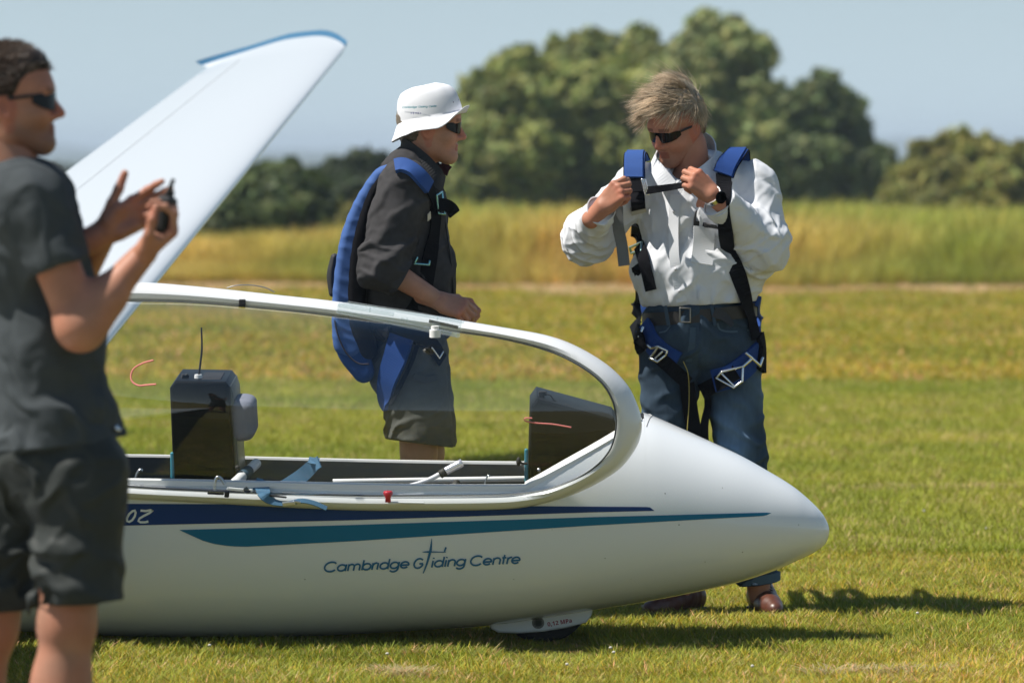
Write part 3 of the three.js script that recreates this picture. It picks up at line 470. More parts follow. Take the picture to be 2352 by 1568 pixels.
// belly edge: a strip of sealing tape under the nose
// ------- nose wheel
{
  const c = local(1247, 1364, AX), R = 0.15;
  const prof = [[0.045, -0.02], [0.06, -0.038], [R * 0.82, -0.046], [R * 0.95, -0.036], [R, -0.015], [R, 0.015], [R * 0.95, 0.036], [R * 0.82, 0.046], [0.06, 0.038], [0.045, 0.02]].map(([a, b]) => new THREE.Vector2(a, b));
  const w = mesh('nose_wheel', new THREE.LatheGeometry(prof, 40).rotateX(Math.PI / 2), rubber, gl); w.position.copy(c); w.name = 'nose_wheel';
  mesh('hub', new THREE.LatheGeometry([[0, -0.022], [0.03, -0.024], [0.05, -0.016], [0.05, 0.016], [0.03, 0.024], [0, 0.022]].map(([a, b]) => new THREE.Vector2(a, b)), 24).rotateX(Math.PI / 2), steel, w);
  const P = [[1118, 1412], [1126, 1428], [1135, 1442], [1146, 1448], [1190, 1450], [1248, 1446], [1300, 1437], [1342, 1426], [1351, 1413], [1356, 1394]].map(([x, y]) => local(x, y, 15.02)), sh = new THREE.Shape(P.map((p) => new THREE.Vector2(p.x, p.y)));
  const T = 0.17, fg = new THREE.ExtrudeGeometry(sh, { depth: T - 0.03, bevelEnabled: true, bevelThickness: 0.015, bevelSize: 0.012, bevelSegments: 4 }).translate(0, 0, -T / 2 + 0.015);
  const f = mesh('wheel_fairing', toCreasedNormals(fg, 0.6), white, gl);
  const zf = T / 2 + 0.0012, hub = local(1236, 1430, 15.04);
  mesh('dirt_splash', new THREE.CircleGeometry(0.019, 24).translate(hub.x, hub.y, zf), new THREE.MeshStandardMaterial({ color: col(1, 1, 1), roughness: 0.9, map: noiseTexture(64, (u, v) => { const r = Math.hypot(u - 0.5, v - 0.5) * 2, n = 0.04 + 0.32 * rnd() * smooth(0.35, 1, r + 0.3 * noise(u * 9, v * 9, 1)); return [n, n, n * 0.92]; }) }), f);
  const font = await new FontLoader().loadAsync('fonts/droid/droid_sans_bold.typeface.json'), a = local(1258, 1438.5, 15.04), b = local(1314, 1429, 15.04);
  const tg = new THREE.ShapeGeometry(font.generateShapes('0,12 MPa', 0.02), 6); tg.computeBoundingBox(); const s = a.distanceTo(b) / tg.boundingBox.max.x; tg.scale(s, s, 1).rotateZ(Math.atan2(b.y - a.y, b.x - a.x)).translate(a.x, a.y, zf);
  mesh('pressure_lettering', tg, std([0.3, 0.012, 0.05], 0.6), f);
}
// ------- wings
function wing(name, rootLE, tipLE, rootTE, tipTE, reach, parent) {
  const N = 34, K = 12, M = 44, pos = [], ix = [], bi = [];
  const foil = (u) => { const a = u <= 0.5, c = a ? 1 - 2 * u : 2 * u - 1, x = c * c * (3 - 2 * c) * 0.4 + c * c * 0.6, th = 0.6 * (0.2969 * Math.sqrt(x) - 0.126 * x - 0.3516 * x * x + 0.2843 * x ** 3 - 0.1036 * x ** 4); return [x, a ? th * 1.2 : -th * 0.8]; };
  const bulge = (x) => (x < 0.32 ? 0.34 + 0.66 * Math.sin(x / 0.32 * Math.PI / 2) : x < 0.5 ? 1 : lerp(1, 0.02, ((x - 0.5) / 0.5) ** 1.25));
  const out = tipLE.clone().sub(rootLE).normalize().multiplyScalar(reach);
  for (let i = 0; i <= N + K; i++) {
    const t = Math.min(1, i / N), s = Math.max(0, (i - N) / K), L = rootLE.clone().lerp(tipLE, t), ch = rootTE.clone().lerp(tipTE, t).sub(L);
    for (let j = 0; j <= M; j++) {
      const [x, y] = foil(j / M), p = L.clone().addScaledVector(ch, x * (1 + 0.1 * s * smooth(0.7, 1, x))).addScaledVector(V(0, 1, 0), y * ch.length() * lerp(1, 0.75, t) * Math.sqrt(1.02 - s * s)).addScaledVector(out, Math.sin(s * 1.5708) * bulge(x));
      pos.push(p.x, p.y + 0.03 * s * s, p.z);
    }
  }
  for (let i = 0; i < N + K; i++) for (let j = 0; j < M; j++) { const a = i * (M + 1) + j, b = a + M + 1; (i >= N + 6 ? bi : ix).push(a, b, a + 1, a + 1, b, b + 1); }
  const g = new THREE.BufferGeometry(); g.setAttribute('position', new THREE.Float32BufferAttribute(pos, 3)); g.setIndex(ix.concat(bi)); g.computeVertexNormals();
  const cut = (list) => { const q = g.clone(); q.setIndex(list); return q; };
  const gap = []; for (let i = 12; i <= N; i += 2) { const q = 3 * (i * (M + 1) + 4); gap.push(V(pos[q], pos[q + 1] + 0.0005, pos[q + 2])); }
  const w = mesh(name, cut(ix), white, parent); mesh('aileron_gap', tube(gap, 0.0022, 60, 5), std([0.5, 0.52, 0.54], 0.7), w); mesh('wing_tip', cut(bi), phys([0.05, 0.15, 0.26], 0.5, { specularIntensity: 0.4 }), w); return w;
}
{
  const L0 = local(60, 1021, 15.45), T0 = gl.worldToLocal(V(-2.65, 0.545, -15.45)), L1 = local(784, 124, 23.75), T1 = local(478, 153, 23.75);
  wing('wing', L0, L1, T0, T1, 0.68, gl).userData.label = 'far wing raised towards the sky';
  const m = (p) => V(p.x, p.y, -p.z);
  wing('wing', m(L0), V(-1.34, 0.33, 8.6), m(T0), V(-1.95, 0.31, 8.6), 0.85, gl).userData.label = 'near wing leaning down out of the view';
}
// ------- open canopy: a frame standing on the near sill, and the clear dome bulging towards us
const CZ = 0.335; // plane of the frame, in the glider's own axes
const ringOut = [[120, 646], [300, 648], [450, 659], [650, 680], [764, 692.5], [950, 719], [1065, 738], [1149, 752], [1254, 771], [1324, 796], [1394, 838], [1440, 883], [1464, 929], [1474, 967], [1472, 1002], [1457, 1037], [1422, 1079], [1359, 1118], [1289, 1146], [1202, 1166], [1114, 1172], [939, 1174], [764, 1171.5], [403, 1153], [290, 1147], [120, 1136]];
const ringIn = [[120, 688], [300, 689], [450, 693], [650, 710], [764, 723], [950, 746], [1058, 761], [1149, 775], [1254, 801], [1324, 831], [1377, 869], [1405, 911], [1414, 953], [1413, 985], [1408, 1006], [1398, 1030], [1370, 1062], [1324, 1093], [1254, 1122], [1185, 1132], [1114, 1135], [939, 1136], [764, 1134], [403, 1120], [290, 1114], [120, 1103]];
const inPlane = (px, py) => { let d = 14.8, p; for (let i = 0; i < 5; i++) { p = local(px, py, d); d = -gl.localToWorld(V(p.x, p.y, CZ)).z; } p.z = CZ; return p; };
const RO = curve(ringOut.map(([x, y]) => inPlane(x, y))), RI = curve(ringIn.map(([x, y]) => inPlane(x, y)));
const frameMat = new THREE.MeshPhysicalMaterial({ color: col(0.7, 0.71, 0.72), roughness: 0.3, clearcoat: 0.4 });
const canopy = (() => {
  const N = 260, pos = [], ix = [], prof = [[0, -0.022, 0], [1, -0.018, 0], [1.0, 0.006, 0], [0.95, 0.02, 0], [0.8, 0.03, 0], [0.55, 0.034, 1], [0.3, 0.026, 0], [0.1, 0.01, 0], [0, -0.008, 0]];
  for (let i = 0; i <= N; i++) {
    const a = RO.getPoint(i / N), b = RI.getPoint(i / N), front = smooth(mX(1180), mX(1420), a.x);
    for (const [u, dz] of prof) { const p = a.clone().lerp(b, u); p.z += dz + front * (u * 0.05); pos.push(p.x, p.y, p.z); }
  }
  const K = prof.length; for (let i = 0; i < N; i++) for (let j = 0; j < K; j++) { const q = i * K + j, w = i * K + (j + 1) % K; ix.push(q, w, q + K, w, w + K, q + K); }
  let g = new THREE.BufferGeometry(); g.setAttribute('position', new THREE.Float32BufferAttribute(pos, 3)); g.setIndex(ix); return mesh('canopy', toCreasedNormals(g, 0.75), frameMat, gl);
})();
canopy.userData.label = 'open canopy standing on edge, white frame round a clear dome';
const glassMat = new THREE.MeshPhysicalMaterial({ color: col(0.96, 0.975, 0.97), roughness: 0, transmission: 1, thickness: 0, ior: 1.65, side: THREE.DoubleSide });
const spine = (t) => { const a = RI.getPoint(t), b = RI.getPoint(1 - t); return a.add(b).multiplyScalar(0.5); };
const domeH = (x) => 0.36 * Math.pow(clamp((mX(1425) - x) / 1.15, 0, 1), 0.8) * lerp(1, 0.55, smooth(-0.9, -1.5, x));
function domeAt(x, v) { // v from -1 (bottom edge) to 1 (top edge)
  const s = domeEdge(x), yc = (s[0] + s[1]) / 2, h = (s[1] - s[0]) / 2, an = v * Math.PI / 2; return V(x, yc + h * Math.sin(an), CZ + 0.012 + 0.05 * smooth(mX(1180), mX(1420), x) + domeH(x) * Math.cos(an));
}
const ringSamples = []; for (let i = 0; i <= 1200; i++) ringSamples.push(RI.getPoint(i / 1200));
function domeEdge(x) { let lo = 0, hi = 0, bl = 9, bh = 9; const half = 600; const apex = ringSamples.reduce((b, p, i) => p.x > ringSamples[b].x ? i : b, 0); for (let i = 0; i <= 1200; i++) { const e = Math.abs(ringSamples[i].x - x); if (i <= apex && e < bh) { bh = e; hi = ringSamples[i].y; } if (i >= apex && e < bl) { bl = e; lo = ringSamples[i].y; } } return [lo - 0.006, hi + 0.006]; }
{
  const n = 70, m = 36, pos = [], ix = [], x0 = mX(122), x1 = mX(1413.5);
  for (let i = 0; i <= n; i++) { const x = lerp(x0, x1, 1 - (1 - i / n) ** 1.8); for (let j = 0; j <= m; j++) { const p = domeAt(x, 2 * j / m - 1); pos.push(p.x, p.y, p.z); } }
  for (let i = 0; i < n; i++) for (let j = 0; j < m; j++) { const a = i * (m + 1) + j, b = a + m + 1; ix.push(a, b, a + 1, a + 1, b, b + 1); }
  const g = new THREE.BufferGeometry(); g.setAttribute('position', new THREE.Float32BufferAttribute(pos, 3)); g.setIndex(ix); g.computeVertexNormals(); mesh('glass', g, glassMat, canopy);
}
mesh('canopy_seal', tube(Array.from({ length: 121 }, (_, i) => { const p = RI.getPoint(i / 120); p.z += 0.024 + 0.05 * smooth(mX(1180), mX(1420), p.x); return p; }), 0.0032, 300, 6), std([0.06, 0.065, 0.07], 0.6), canopy);
const acrylic = new THREE.MeshPhysicalMaterial({ color: col(0.93, 0.96, 0.97), roughness: 0.06, transmission: 0.92, thickness: 0, ior: 1.5, side: THREE.DoubleSide });
const front = (px, py, d = 14.6) => local(px, py, d);
{ // sliding vent window near the upper edge
  const F = (a, b, w, h, m, n, d = 14.62) => mesh(n, barBox(front(...a, d), front(...b, d), w, h, V(0, 1, 0), 0.003), m, canopy);
  const q = [[776, 699], [800, 694], [935, 713], [1060, 737], [1058, 752], [1052, 774], [935, 752], [776, 716]].map(([x, y]) => front(x, y, 14.63)), sh = new THREE.Shape(q.map((p) => new THREE.Vector2(p.x, p.y)));
  const g = new THREE.ExtrudeGeometry(sh, { depth: 0.004, bevelEnabled: true, bevelSize: 0.002, bevelThickness: 0.002, bevelSegments: 2 }).translate(0, 0, q[0].z); mesh('vent_window', g, acrylic, canopy);
  F([772, 714], [1056, 770], 0.012, 0.011, acrylic, 'vent_rail', 14.61); F([800, 694.5], [1066, 740], 0.01, 0.009, acrylic, 'vent_rail', 14.6); F([776, 700], [905, 722], 0.008, 0.012, acrylic, 'vent_scoop', 14.59); F([920, 732], [1050, 772], 0.006, 0.008, acrylic, 'vent_rail', 14.6);
  F([985, 737], [1052, 752], 0.002, 0.01, blackMat, 'vent_slot', 14.64);
  for (const [x, y] of [[850, 712], [935, 735], [1005, 731], [1048, 768]]) F([x, y - 6], [x - 1, y + 6], 0.004, 0.004, acrylic, 'vent_clip', 14.59);
  mesh('vent_knob', [new THREE.CylinderGeometry(0.0165, 0.0165, 0.022, 24).translate(...front(999, 766, 14.58).toArray()), new THREE.CylinderGeometry(0.012, 0.012, 0.014, 20).translate(...front(999, 754, 14.58).toArray())], std([0.82, 0.81, 0.8], 0.4), canopy);
  mesh('frame_clip', barBox(front(556, 687, 14.7), front(556, 701, 14.7), 0.02, 0.02), blackMat, canopy);
  mesh('cable', tube([[520, 661], [545, 655], [580, 655], [610, 661], [630, 671]].map(([x, y]) => front(x, y, 14.82)), 0.0016, 30, 6), steel, canopy);
  mesh('trim_strip', tube([[300, 663], [450, 670], [650, 691], [770, 706]].map(([x, y]) => front(x, y, 14.74)), 0.0024, 40, 6), std([0.75, 0.77, 0.78], 0.3), canopy);
  const yarn = std([0.78, 0.24, 0.22], 0.9);
  const dm = (px, py) => { let d = 14.5, p; for (let i = 0; i < 8; i++) { p = local(px, py, d); const s = domeEdge(p.x), v = Math.asin(clamp((p.y - (s[0] + s[1]) / 2) / ((s[1] - s[0]) / 2), -1, 1)) / (Math.PI / 2); d = -gl.localToWorld(domeAt(p.x, v)).z; } p.z += 0.003; return p; };
  mesh('yaw_string', tube([[352, 827], [330, 833], [308, 845], [300, 862], [304, 877], [318, 885], [335, 884], [358, 882]].map(([x, y]) => dm(x, y)), 0.0026, 40, 6), yarn, canopy);
  mesh('yaw_string', tube([[1222, 960], [1206, 960], [1207, 966], [1230, 971], [1270, 974], [1312, 981]].map(([x, y]) => dm(x, y)), 0.0022, 40, 6), yarn, canopy);
}
// ------- inside the cockpit
const plate = (pts, d, T, bev = 0.008) => { const q = pts.map(([x, y]) => local(x, y, d)), sh = new THREE.Shape(q.map((p) => new THREE.Vector2(p.x, p.y))); return toCreasedNormals(new THREE.ExtrudeGeometry(sh, { depth: T - 2 * bev, bevelEnabled: true, bevelThickness: bev, bevelSize: bev * 0.7, bevelSegments: 3 }).translate(0, 0, q[0].z - T + bev), 0.6); };
{
  const D = 14.98;
  const fp = mesh('instrument_panel', plate([[1218, 1118], [1225, 937], [1236, 922], [1405, 968], [1418, 985], [1415, 1012], [1300, 1075]], D, 0.36, 0.014), blackGloss, gl); fp.userData.label = 'front instrument panel shroud inside the open canopy';
  mesh('panel_edge', barBox(local(1209, 1030, 14.99), local(1209, 1108, 14.99), 0.03, 0.012, V(1, 0, 0), 0.005), std([0.03, 0.2, 0.27], 0.5), fp);
  mesh('camera_clip', [barBox(local(1244, 922, 15.05), local(1244, 898, 15.05), 0.018, 0.022), barBox(local(1240, 903, 15.05), local(1256, 903, 15.05), 0.02, 0.014)], blackMat, fp);
  mesh('cable', tube([[1252, 904], [1264, 908], [1272, 918], [1285, 926], [1305, 932]].map(([x, y]) => local(x, y, 15.03)), 0.0024, 24, 6), blackMat, fp);
  mesh('connector', barBox(local(1298, 930, 15.03), local(1320, 940, 15.03), 0.016, 0.012), blackMat, fp);
  mesh('screw', new THREE.SphereGeometry(0.0065, 12, 8).translate(...local(1238, 1079, 14.965).toArray()), steel, fp);
  mesh('panel_knob', tube([[1211, 1064], [1200, 1064], [1194, 1061]].map(([x, y]) => local(x, y, 14.97)), 0.004, 10, 8), blackMat, fp); mesh('panel_knob', new THREE.SphereGeometry(0.012, 12, 10).scale(0.6, 1.2, 0.8).translate(...local(1191, 1060, 14.97).toArray()), blackMat, fp);
  const rp = mesh('instrument_panel', plate([[404, 1112], [396, 892], [406, 879], [515, 881], [522, 890], [524, 960], [536, 1112]], D, 0.36, 0.012), blackGloss, gl); rp.userData.label = 'rear instrument panel shroud with the headrest on it';
  mesh('face_plate', plate([[529, 960], [521, 888], [528, 888], [535, 910], [548, 1105], [540, 1108]], 14.99, 0.34, 0.003), std([0.09, 0.1, 0.09], 0.4), rp);
  mesh('panel_edge', barBox(local(395, 1038, 14.99), local(396, 1100, 14.99), 0.03, 0.012, V(1, 0, 0), 0.005), std([0.03, 0.24, 0.33], 0.5), rp);
  mesh('top_cover', plate([[462, 882], [464, 872], [505, 872], [512, 882]], 15.02, 0.2, 0.005), blackMat, rp);
  mesh('camera_clip', [barBox(local(420, 880, 15.05), local(425, 860, 15.05), 0.022, 0.022), barBox(local(430, 870, 15.05), local(442, 882, 15.05), 0.012, 0.012), barBox(local(416, 872, 15.05), local(432, 860, 15.05), 0.02, 0.012)], blackMat, rp);
  mesh('antenna_base', new THREE.CylinderGeometry(0.012, 0.014, 0.022, 16).translate(...local(455, 868, 15.05).toArray()), std([0.8, 0.8, 0.8], 0.4), rp);
  mesh('antenna', taper([[456, 862], [460, 830], [463, 800], [462, 752]].map(([x, y]) => local(x, y, 15.05)), [0.0034, 0.003, 0.0026], 20, 8), blackMat, rp);
  mesh('clamp_knob', [new THREE.SphereGeometry(0.008, 10, 8).translate(...local(545, 1074, 14.96).toArray()), new THREE.SphereGeometry(0.007, 10, 8).translate(...local(396, 1079, 14.96).toArray())][0], blackMat, rp);
  const hr = new RoundedBoxGeometry(0.078, 0.128, 0.24, 8, 0.032), pa = hr.attributes.position; for (let i = 0; i < pa.count; i++) { const x = pa.getX(i), y = pa.getY(i); pa.setX(i, x + 0.004 * noise(x * 40, y * 40, pa.getZ(i) * 40)); pa.setY(i, y * (1 - 0.5 * Math.max(0, x)) + 0.003 * noise(x * 30, y * 60, 3)); } hr.computeVertexNormals();
  const h = mesh('headrest', hr.rotateZ(0.06), std([0.17, 0.18, 0.23], 0.95), rp); h.position.copy(local(559, 958, 15.1));
}
{ // strut, harness belts, latch, microphone, levers along the near sill
  const S = mesh('strut', taper([local(536, 1112, 14.88), local(588, 1064, 15.12)], [0.016, 0.016, 0.016], 6, 16), std([0.74, 0.74, 0.73], 0.4), gl); mesh('strut_band', taper([local(556, 1094, 14.965), local(569, 1082, 15.03)], [0.0185, 0.0185], 4, 16), std([0.02, 0.06, 0.1], 0.7), S);
  const web = std([0.065, 0.16, 0.27], 0.85);
  const sb = mesh('seat_belt', [tape([[648, 1124], [690, 1095], [716, 1072], [733, 1060]].map(([x, y], i) => local(x, y, 14.9 - 0.02 * i)), [V(0.3, 0.5, 0.8)], (t) => 0.05 * (1 - 0.25 * t), 0.004), tape([[733, 1060], [715, 1058], [708, 1056]].map(([x, y], i) => local(x, y, 14.86)), [V(0.1, 0.8, 0.5)], 0.03, 0.004, 8)], web, gl); sb.userData.label = 'blue seat belt thrown over the sill';
  const s2 = mesh('seat_belt', tape([[585, 1112], [600, 1118], [606, 1134], [622, 1150], [655, 1157], [690, 1150], [720, 1155], [750, 1168]].map(([x, y], i) => local(x, y, i < 2 ? 14.78 : 14.69)), [V(0.1, 0.5, 0.85)], (t) => lerp(0.045, 0.014, smooth(0.15, 0.6, t)), 0.005, 50), web, gl); mesh('buckle', [barBox(local(648, 1158, 14.68), local(678, 1155, 14.68), 0.012, 0.014), barBox(local(672, 1151, 14.68), local(690, 1154, 14.68), 0.01, 0.008)], steel, s2);
  const la = mesh('canopy_latch', tube([[493, 1130], [493, 1108], [498, 1096], [506, 1098], [516, 1112]].map(([x, y]) => local(x, y, 14.7)), 0.005, 24, 8), steel, gl); mesh('latch_base', [barBox(local(476, 1130, 14.695), local(514, 1132, 14.695), 0.016, 0.012), barBox(local(515, 1133, 14.695), local(526, 1134, 14.695), 0.02, 0.022)], blackMat, la);
  mesh('push_rod', [barBox(local(520, 1122, 14.7), local(580, 1127, 14.7), 0.01, 0.01)], std([0.75, 0.75, 0.74], 0.3), gl); mesh('rod_collar', barBox(local(561, 1120, 14.695), local(572, 1132, 14.695), 0.014, 0.014), blackMat, gl); mesh('push_rod', barBox(local(600, 1136, 14.69), local(658, 1142, 14.69), 0.006, 0.006), blackMat, gl);
  const mi = mesh('microphone', taper([[860, 1127], [905, 1120], [950, 1112], [985, 1101], [1012, 1088]].map(([x, y]) => local(x, y, 14.86)), [0.0035, 0.004, 0.006, 0.008], 26, 10), std([0.66, 0.66, 0.7], 0.35), gl); mesh('microphone_head', taper([local(1020, 1084, 14.86), local(1062, 1062, 14.86)], [0.0125, 0.0125], 6, 16), std([0.78, 0.76, 0.82], 0.25, { metalness: 0.6 }), mi); mesh('microphone_collar', taper([local(1010, 1090, 14.86), local(1024, 1082, 14.86)], [0.013, 0.0135], 4, 14), blackMat, mi);
  mesh('control_rod', [taper([local(764, 1106, 15.2), local(1208, 1099, 15.2)], [0.0085, 0.0085], 8, 12)], std([0.78, 0.78, 0.77], 0.35), gl);
  mesh('control_knob', taper([local(1046, 1122, 14.95), local(1048, 1109, 14.95), local(1047, 1102, 14.95)], [0.017, 0.016, 0.007], 10, 14), blackMat, gl);
  mesh('lining_hook', tube([[1112, 1120], [1115, 1104], [1121, 1092], [1126, 1094]].map(([x, y]) => local(x, y, 14.95)), 0.003, 16, 6), steel, gl); mesh('lining_hook', tube([[310, 1098], [314, 1087], [321, 1079], [327, 1081]].map(([x, y]) => local(x, y, 14.95)), 0.005, 16, 6), steel, gl);
  const kp = local(891, 1140, 14.69); const kn = mesh('release_knob', new THREE.LatheGeometry([[0, -0.017], [0.009, -0.017], [0.0085, -0.004], [0.013, 0.004], [0.015, 0.012], [0.012, 0.017], [0, 0.018]].map(([a, b]) => new THREE.Vector2(a, b)), 20), phys([0.5, 0.012, 0.03], 0.3, { clearcoat: 0.4 }), gl); kn.position.copy(kp); mesh('knob_plate', barBox(V(0, -0.018, -0.002), V(0.11, -0.02, -0.002), 0.014, 0.005), std([0.6, 0.61, 0.62], 0.4), kn);
}
// ------------------------------------------------------------------ people
const skinMat = new THREE.MeshPhysicalMaterial({ color: col(1, 1, 1), roughness: 0.52, vertexColors: true, specularIntensity: 0.5 });
const skinTone = (base) => (x, y, z) => { const n = 1 + 0.16 * noise(x * 22, y * 22, z * 22) + 0.07 * noise(x * 90, y * 90, z * 90), r = 1 + 0.1 * noise(x * 14 + 3, y * 14, z * 14); return [base[0] * n * r, base[1] * n / r ** 0.5, base[2] * n / r]; };
// a frame of reference: x forward, y up, z to the side that follows (forward x up)
function basis(origin, fwd, up, s = 1) {
  const X = fwd.clone().normalize(), Y = up.clone().addScaledVector(X, -up.dot(X)).normalize(), Z = X.clone().cross(Y);
  const m = new THREE.Matrix4().makeBasis(X.clone().multiplyScalar(s), Y.clone().multiplyScalar(s), Z.clone().multiplyScalar(s)).setPosition(origin); return { m, X, Y, Z, inv: m.clone().invert(), p: (x, y, z) => V(x, y, z).applyMatrix4(m) };
}
const headField = (() => {
  const E = (c, a, b, d, ex, ey) => ell(V(...c), a, b, d, ex, ey), C = (a, b, r, q) => cap(V(...a), V(...b), r, q), K = (p, k) => { p.k = k; return p; };
  const skull = join([E([-0.014, 0.038, 0], 0.1, 0.098, 0.077), E([0.03, -0.03, 0], 0.062, 0.085, 0.058), E([0.05, 0.045, 0], 0.048, 0.06, 0.056),
    C([0, -0.068, 0.044], [0.062, -0.098, 0.015], 0.02), C([0, -0.068, -0.044], [0.062, -0.098, -0.015], 0.02), C([-0.005, -0.02, 0.05], [0, -0.07, 0.045], 0.024, 0.018), C([-0.005, -0.02, -0.05], [0, -0.07, -0.045], 0.024, 0.018),
    E([0.071, -0.1, 0], 0.019, 0.019, 0.023), E([0.056, -0.03, 0.038], 0.028, 0.022, 0.022), E([0.056, -0.03, -0.038], 0.028, 0.022, 0.022), C([0.08, 0.026, -0.034], [0.08, 0.026, 0.034], 0.014),
    C([-0.035, -0.05, 0], [-0.06, -0.2, 0], 0.058, 0.062)], 0.03);
  const face = join([K(C([0.089, 0.014, 0], [0.1135, -0.03, 0], 0.0085, 0.012), 0.014), K(C([0.1, -0.036, 0.011], [0.094, -0.036, 0.014], 0.0085), 0.01), K(C([0.1, -0.036, -0.011], [0.094, -0.036, -0.014], 0.0085), 0.01),
    K(E([0.083, -0.0605, 0], 0.0135, 0.0065, 0.023), 0.009), K(E([0.081, -0.0725, 0], 0.0135, 0.007, 0.019), 0.008)], 0.008);
  const ears = [1, -1].map((s) => ({ o: E([-0.012, -0.006, s * 0.077], 0.021, 0.032, 0.0095, V(0.97, 0.1, s * -0.3), V(-0.18, 1, 0)), i: E([-0.008, -0.004, s * 0.086], 0.012, 0.02, 0.007, V(0.97, 0.1, s * -0.3), V(-0.18, 1, 0)), l: E([-0.004, -0.033, s * 0.075], 0.009, 0.01, 0.007) }));
  const sm = (a, b, k) => { const h = Math.max(0, k - Math.abs(a - b)); return Math.min(a, b) - h * h / (4 * k); };
  const f = (x, y, z) => {
    let d = sm(skull(x, y, z), face(x, y, z), 0.012);
    const ex = x - 0.088, ey = y - 0.004, ez = Math.abs(z) - 0.031; d = -sm(-d, Math.sqrt(ex * ex + ey * ey * 1.6 + ez * ez) - 0.013, 0.016);
    d = sm(d, Math.sqrt((x - 0.072) ** 2 + (y - 0.002) ** 2 + ez * ez) - 0.0135, 0.004);
    const mo = Math.hypot((x - 0.099) * 0.6, (y + 0.0665) * 1.6) + Math.max(0, Math.abs(z) - 0.02); d = Math.max(d, 0.003 - mo + 0 * d) === d ? d : d + Math.max(0, 0.003 - mo) * 0.8;
    for (const s of [0, 1]) { const e = ears[s], az = s ? -z : z; if (az < 0.04) continue; let q = sm(e.o.f(x, y, z), e.l.f(x, y, z), 0.008); q = -sm(-q, e.i.f(x, y, z), 0.004); d = sm(d, q, 0.008); }
    return d;
  };
  f.lo = [-0.13, -0.2, -0.1]; f.hi = [0.135, 0.145, 0.1]; return f;
})();
function headGeometry(B, tone, { stubble = 0, cell = 0.0034 } = {}) {
  const t = skinTone(tone), g = meshField(headField, cell, { pad: 0.004, color: (x, y, z) => {
    let c = t(x, y, z);
    if (Math.abs(y + 0.068) < 0.012 && x > 0.082 && Math.abs(z) < 0.022) c = [c[0] * 0.85, c[1] * 0.62, c[2] * 0.62];
    const b = stubble * smooth(-0.035, -0.07, y) * smooth(-0.02, 0.02, x); c = c.map((v, i) => v * (1 - b * [0.5, 0.42, 0.36][i]));
    const red = smooth(0.08, 0.11, x) * smooth(0.02, -0.02, y) * smooth(-0.05, -0.03, y); c = [c[0] * (1 + 0.08 * red), c[1] * (1 - 0.15 * red), c[2] * (1 - 0.15 * red)];
    if (Math.abs(z) > 0.072) c = [c[0] * 1.05, c[1] * 0.82, c[2] * 0.8];
    if (y > 0.02 && y < 0.034 && x > 0.06 && Math.abs(z) > 0.012 && Math.abs(z) < 0.05) c = c.map((v) => v * 0.5);
    return c;
  } }); return g.applyMatrix4(B.m);
}
// a hand: x from wrist to knuckles, y the back of the hand; side = +1 when the thumb is on the z side
function handGeometry(B, side, { curl = [[50, 60, 35], [55, 65, 40], [58, 68, 42], [60, 70, 42]], spread = 0.05, thumb = [[0.024, -0.008, 0.026], [0.058, -0.02, 0.047], [0.085, -0.034, 0.046], [0.106, -0.045, 0.036]], tone, cell = 0.003 }) {
  const P = [], fin = [], c = (a, b, r, q, k) => { const p = cap(a, b, r, q); p.k = k; return p; };
  const knz = [0.028, 0.009, -0.010, -0.028], knx = [0.088, 0.093, 0.088, 0.078], len = [[0.042, 0.025, 0.021], [0.046, 0.029, 0.022], [0.042, 0.027, 0.021], [0.033, 0.021, 0.019]], rad = [0.0092, 0.0095, 0.009, 0.008];
  P.push(c(V(-0.05, 0, 0.007), V(0.01, 0, 0.006), 0.023, 0.023, 0.02), c(V(-0.05, 0, -0.007), V(0.01, 0, -0.006), 0.023, 0.023, 0.02));
  for (let i = 0; i < 4; i++) {
    const z = knz[i] * side; P.push(c(V(0.01, -0.001, z * 0.55), V(knx[i], 0.001, z), 0.0155, 0.0125, 0.012));
    let p = V(knx[i], 0.001, z), a = 0, yaw = spread * (1.5 - i) * side; const chain = [];
    for (let s = 0; s < 3; s++) { a += curl[i][s] * Math.PI / 180; const d = V(Math.cos(a) * Math.cos(yaw), -Math.sin(a), Math.sin(yaw) * Math.cos(a)), q = p.clone().addScaledVector(d, len[i][s]); chain.push(c(p, q, rad[i] * (1.08 - 0.1 * s), rad[i] * (1.0 - 0.13 * s), 0.005)); p = q; }
    fin.push(join(chain, 0.005));
  }
  P.push(c(V(0.02, -0.012, 0.018 * side), V(0.05, -0.014, 0.03 * side), 0.018, 0.015, 0.014), c(V(0.03, -0.012, -0.02 * side), V(0.06, -0.012, -0.022 * side), 0.014, 0.012, 0.014));
  const th = thumb.map(([x, y, z]) => V(x, y, z * side)), tj = []; for (let s = 0; s < 3; s++) tj.push(c(th[s], th[s + 1], [0.014, 0.0115, 0.0105][s], [0.0118, 0.0108, 0.0085][s], 0.006)); fin.push(join(tj, 0.007));
  const palm = join(P, 0.012), f = (x, y, z) => { let d = palm(x, y, z); for (let i = 0; i < 5; i++) { const e = fin[i](x, y, z), k = 0.0045, h = Math.max(0, k - Math.abs(d - e)); d = Math.min(d, e) - h * h / (4 * k); } return d; };
  const all = [palm, ...fin]; f.lo = [0, 1, 2].map((a) => Math.min(...all.map((q) => q.lo[a]))); f.hi = [0, 1, 2].map((a) => Math.max(...all.map((q) => q.hi[a])));
  const t = skinTone(tone); return meshField(f, cell, { pad: 0.004, color: (x, y, z) => { const q = t(x, y, z), kn = Math.exp(-(((x - 0.09) / 0.012) ** 2)) * 0.12; return [q[0] * (1 + 0.2 * kn), q[1] * (1 - kn), q[2] * (1 - kn)]; } }).applyMatrix4(B.m);
}
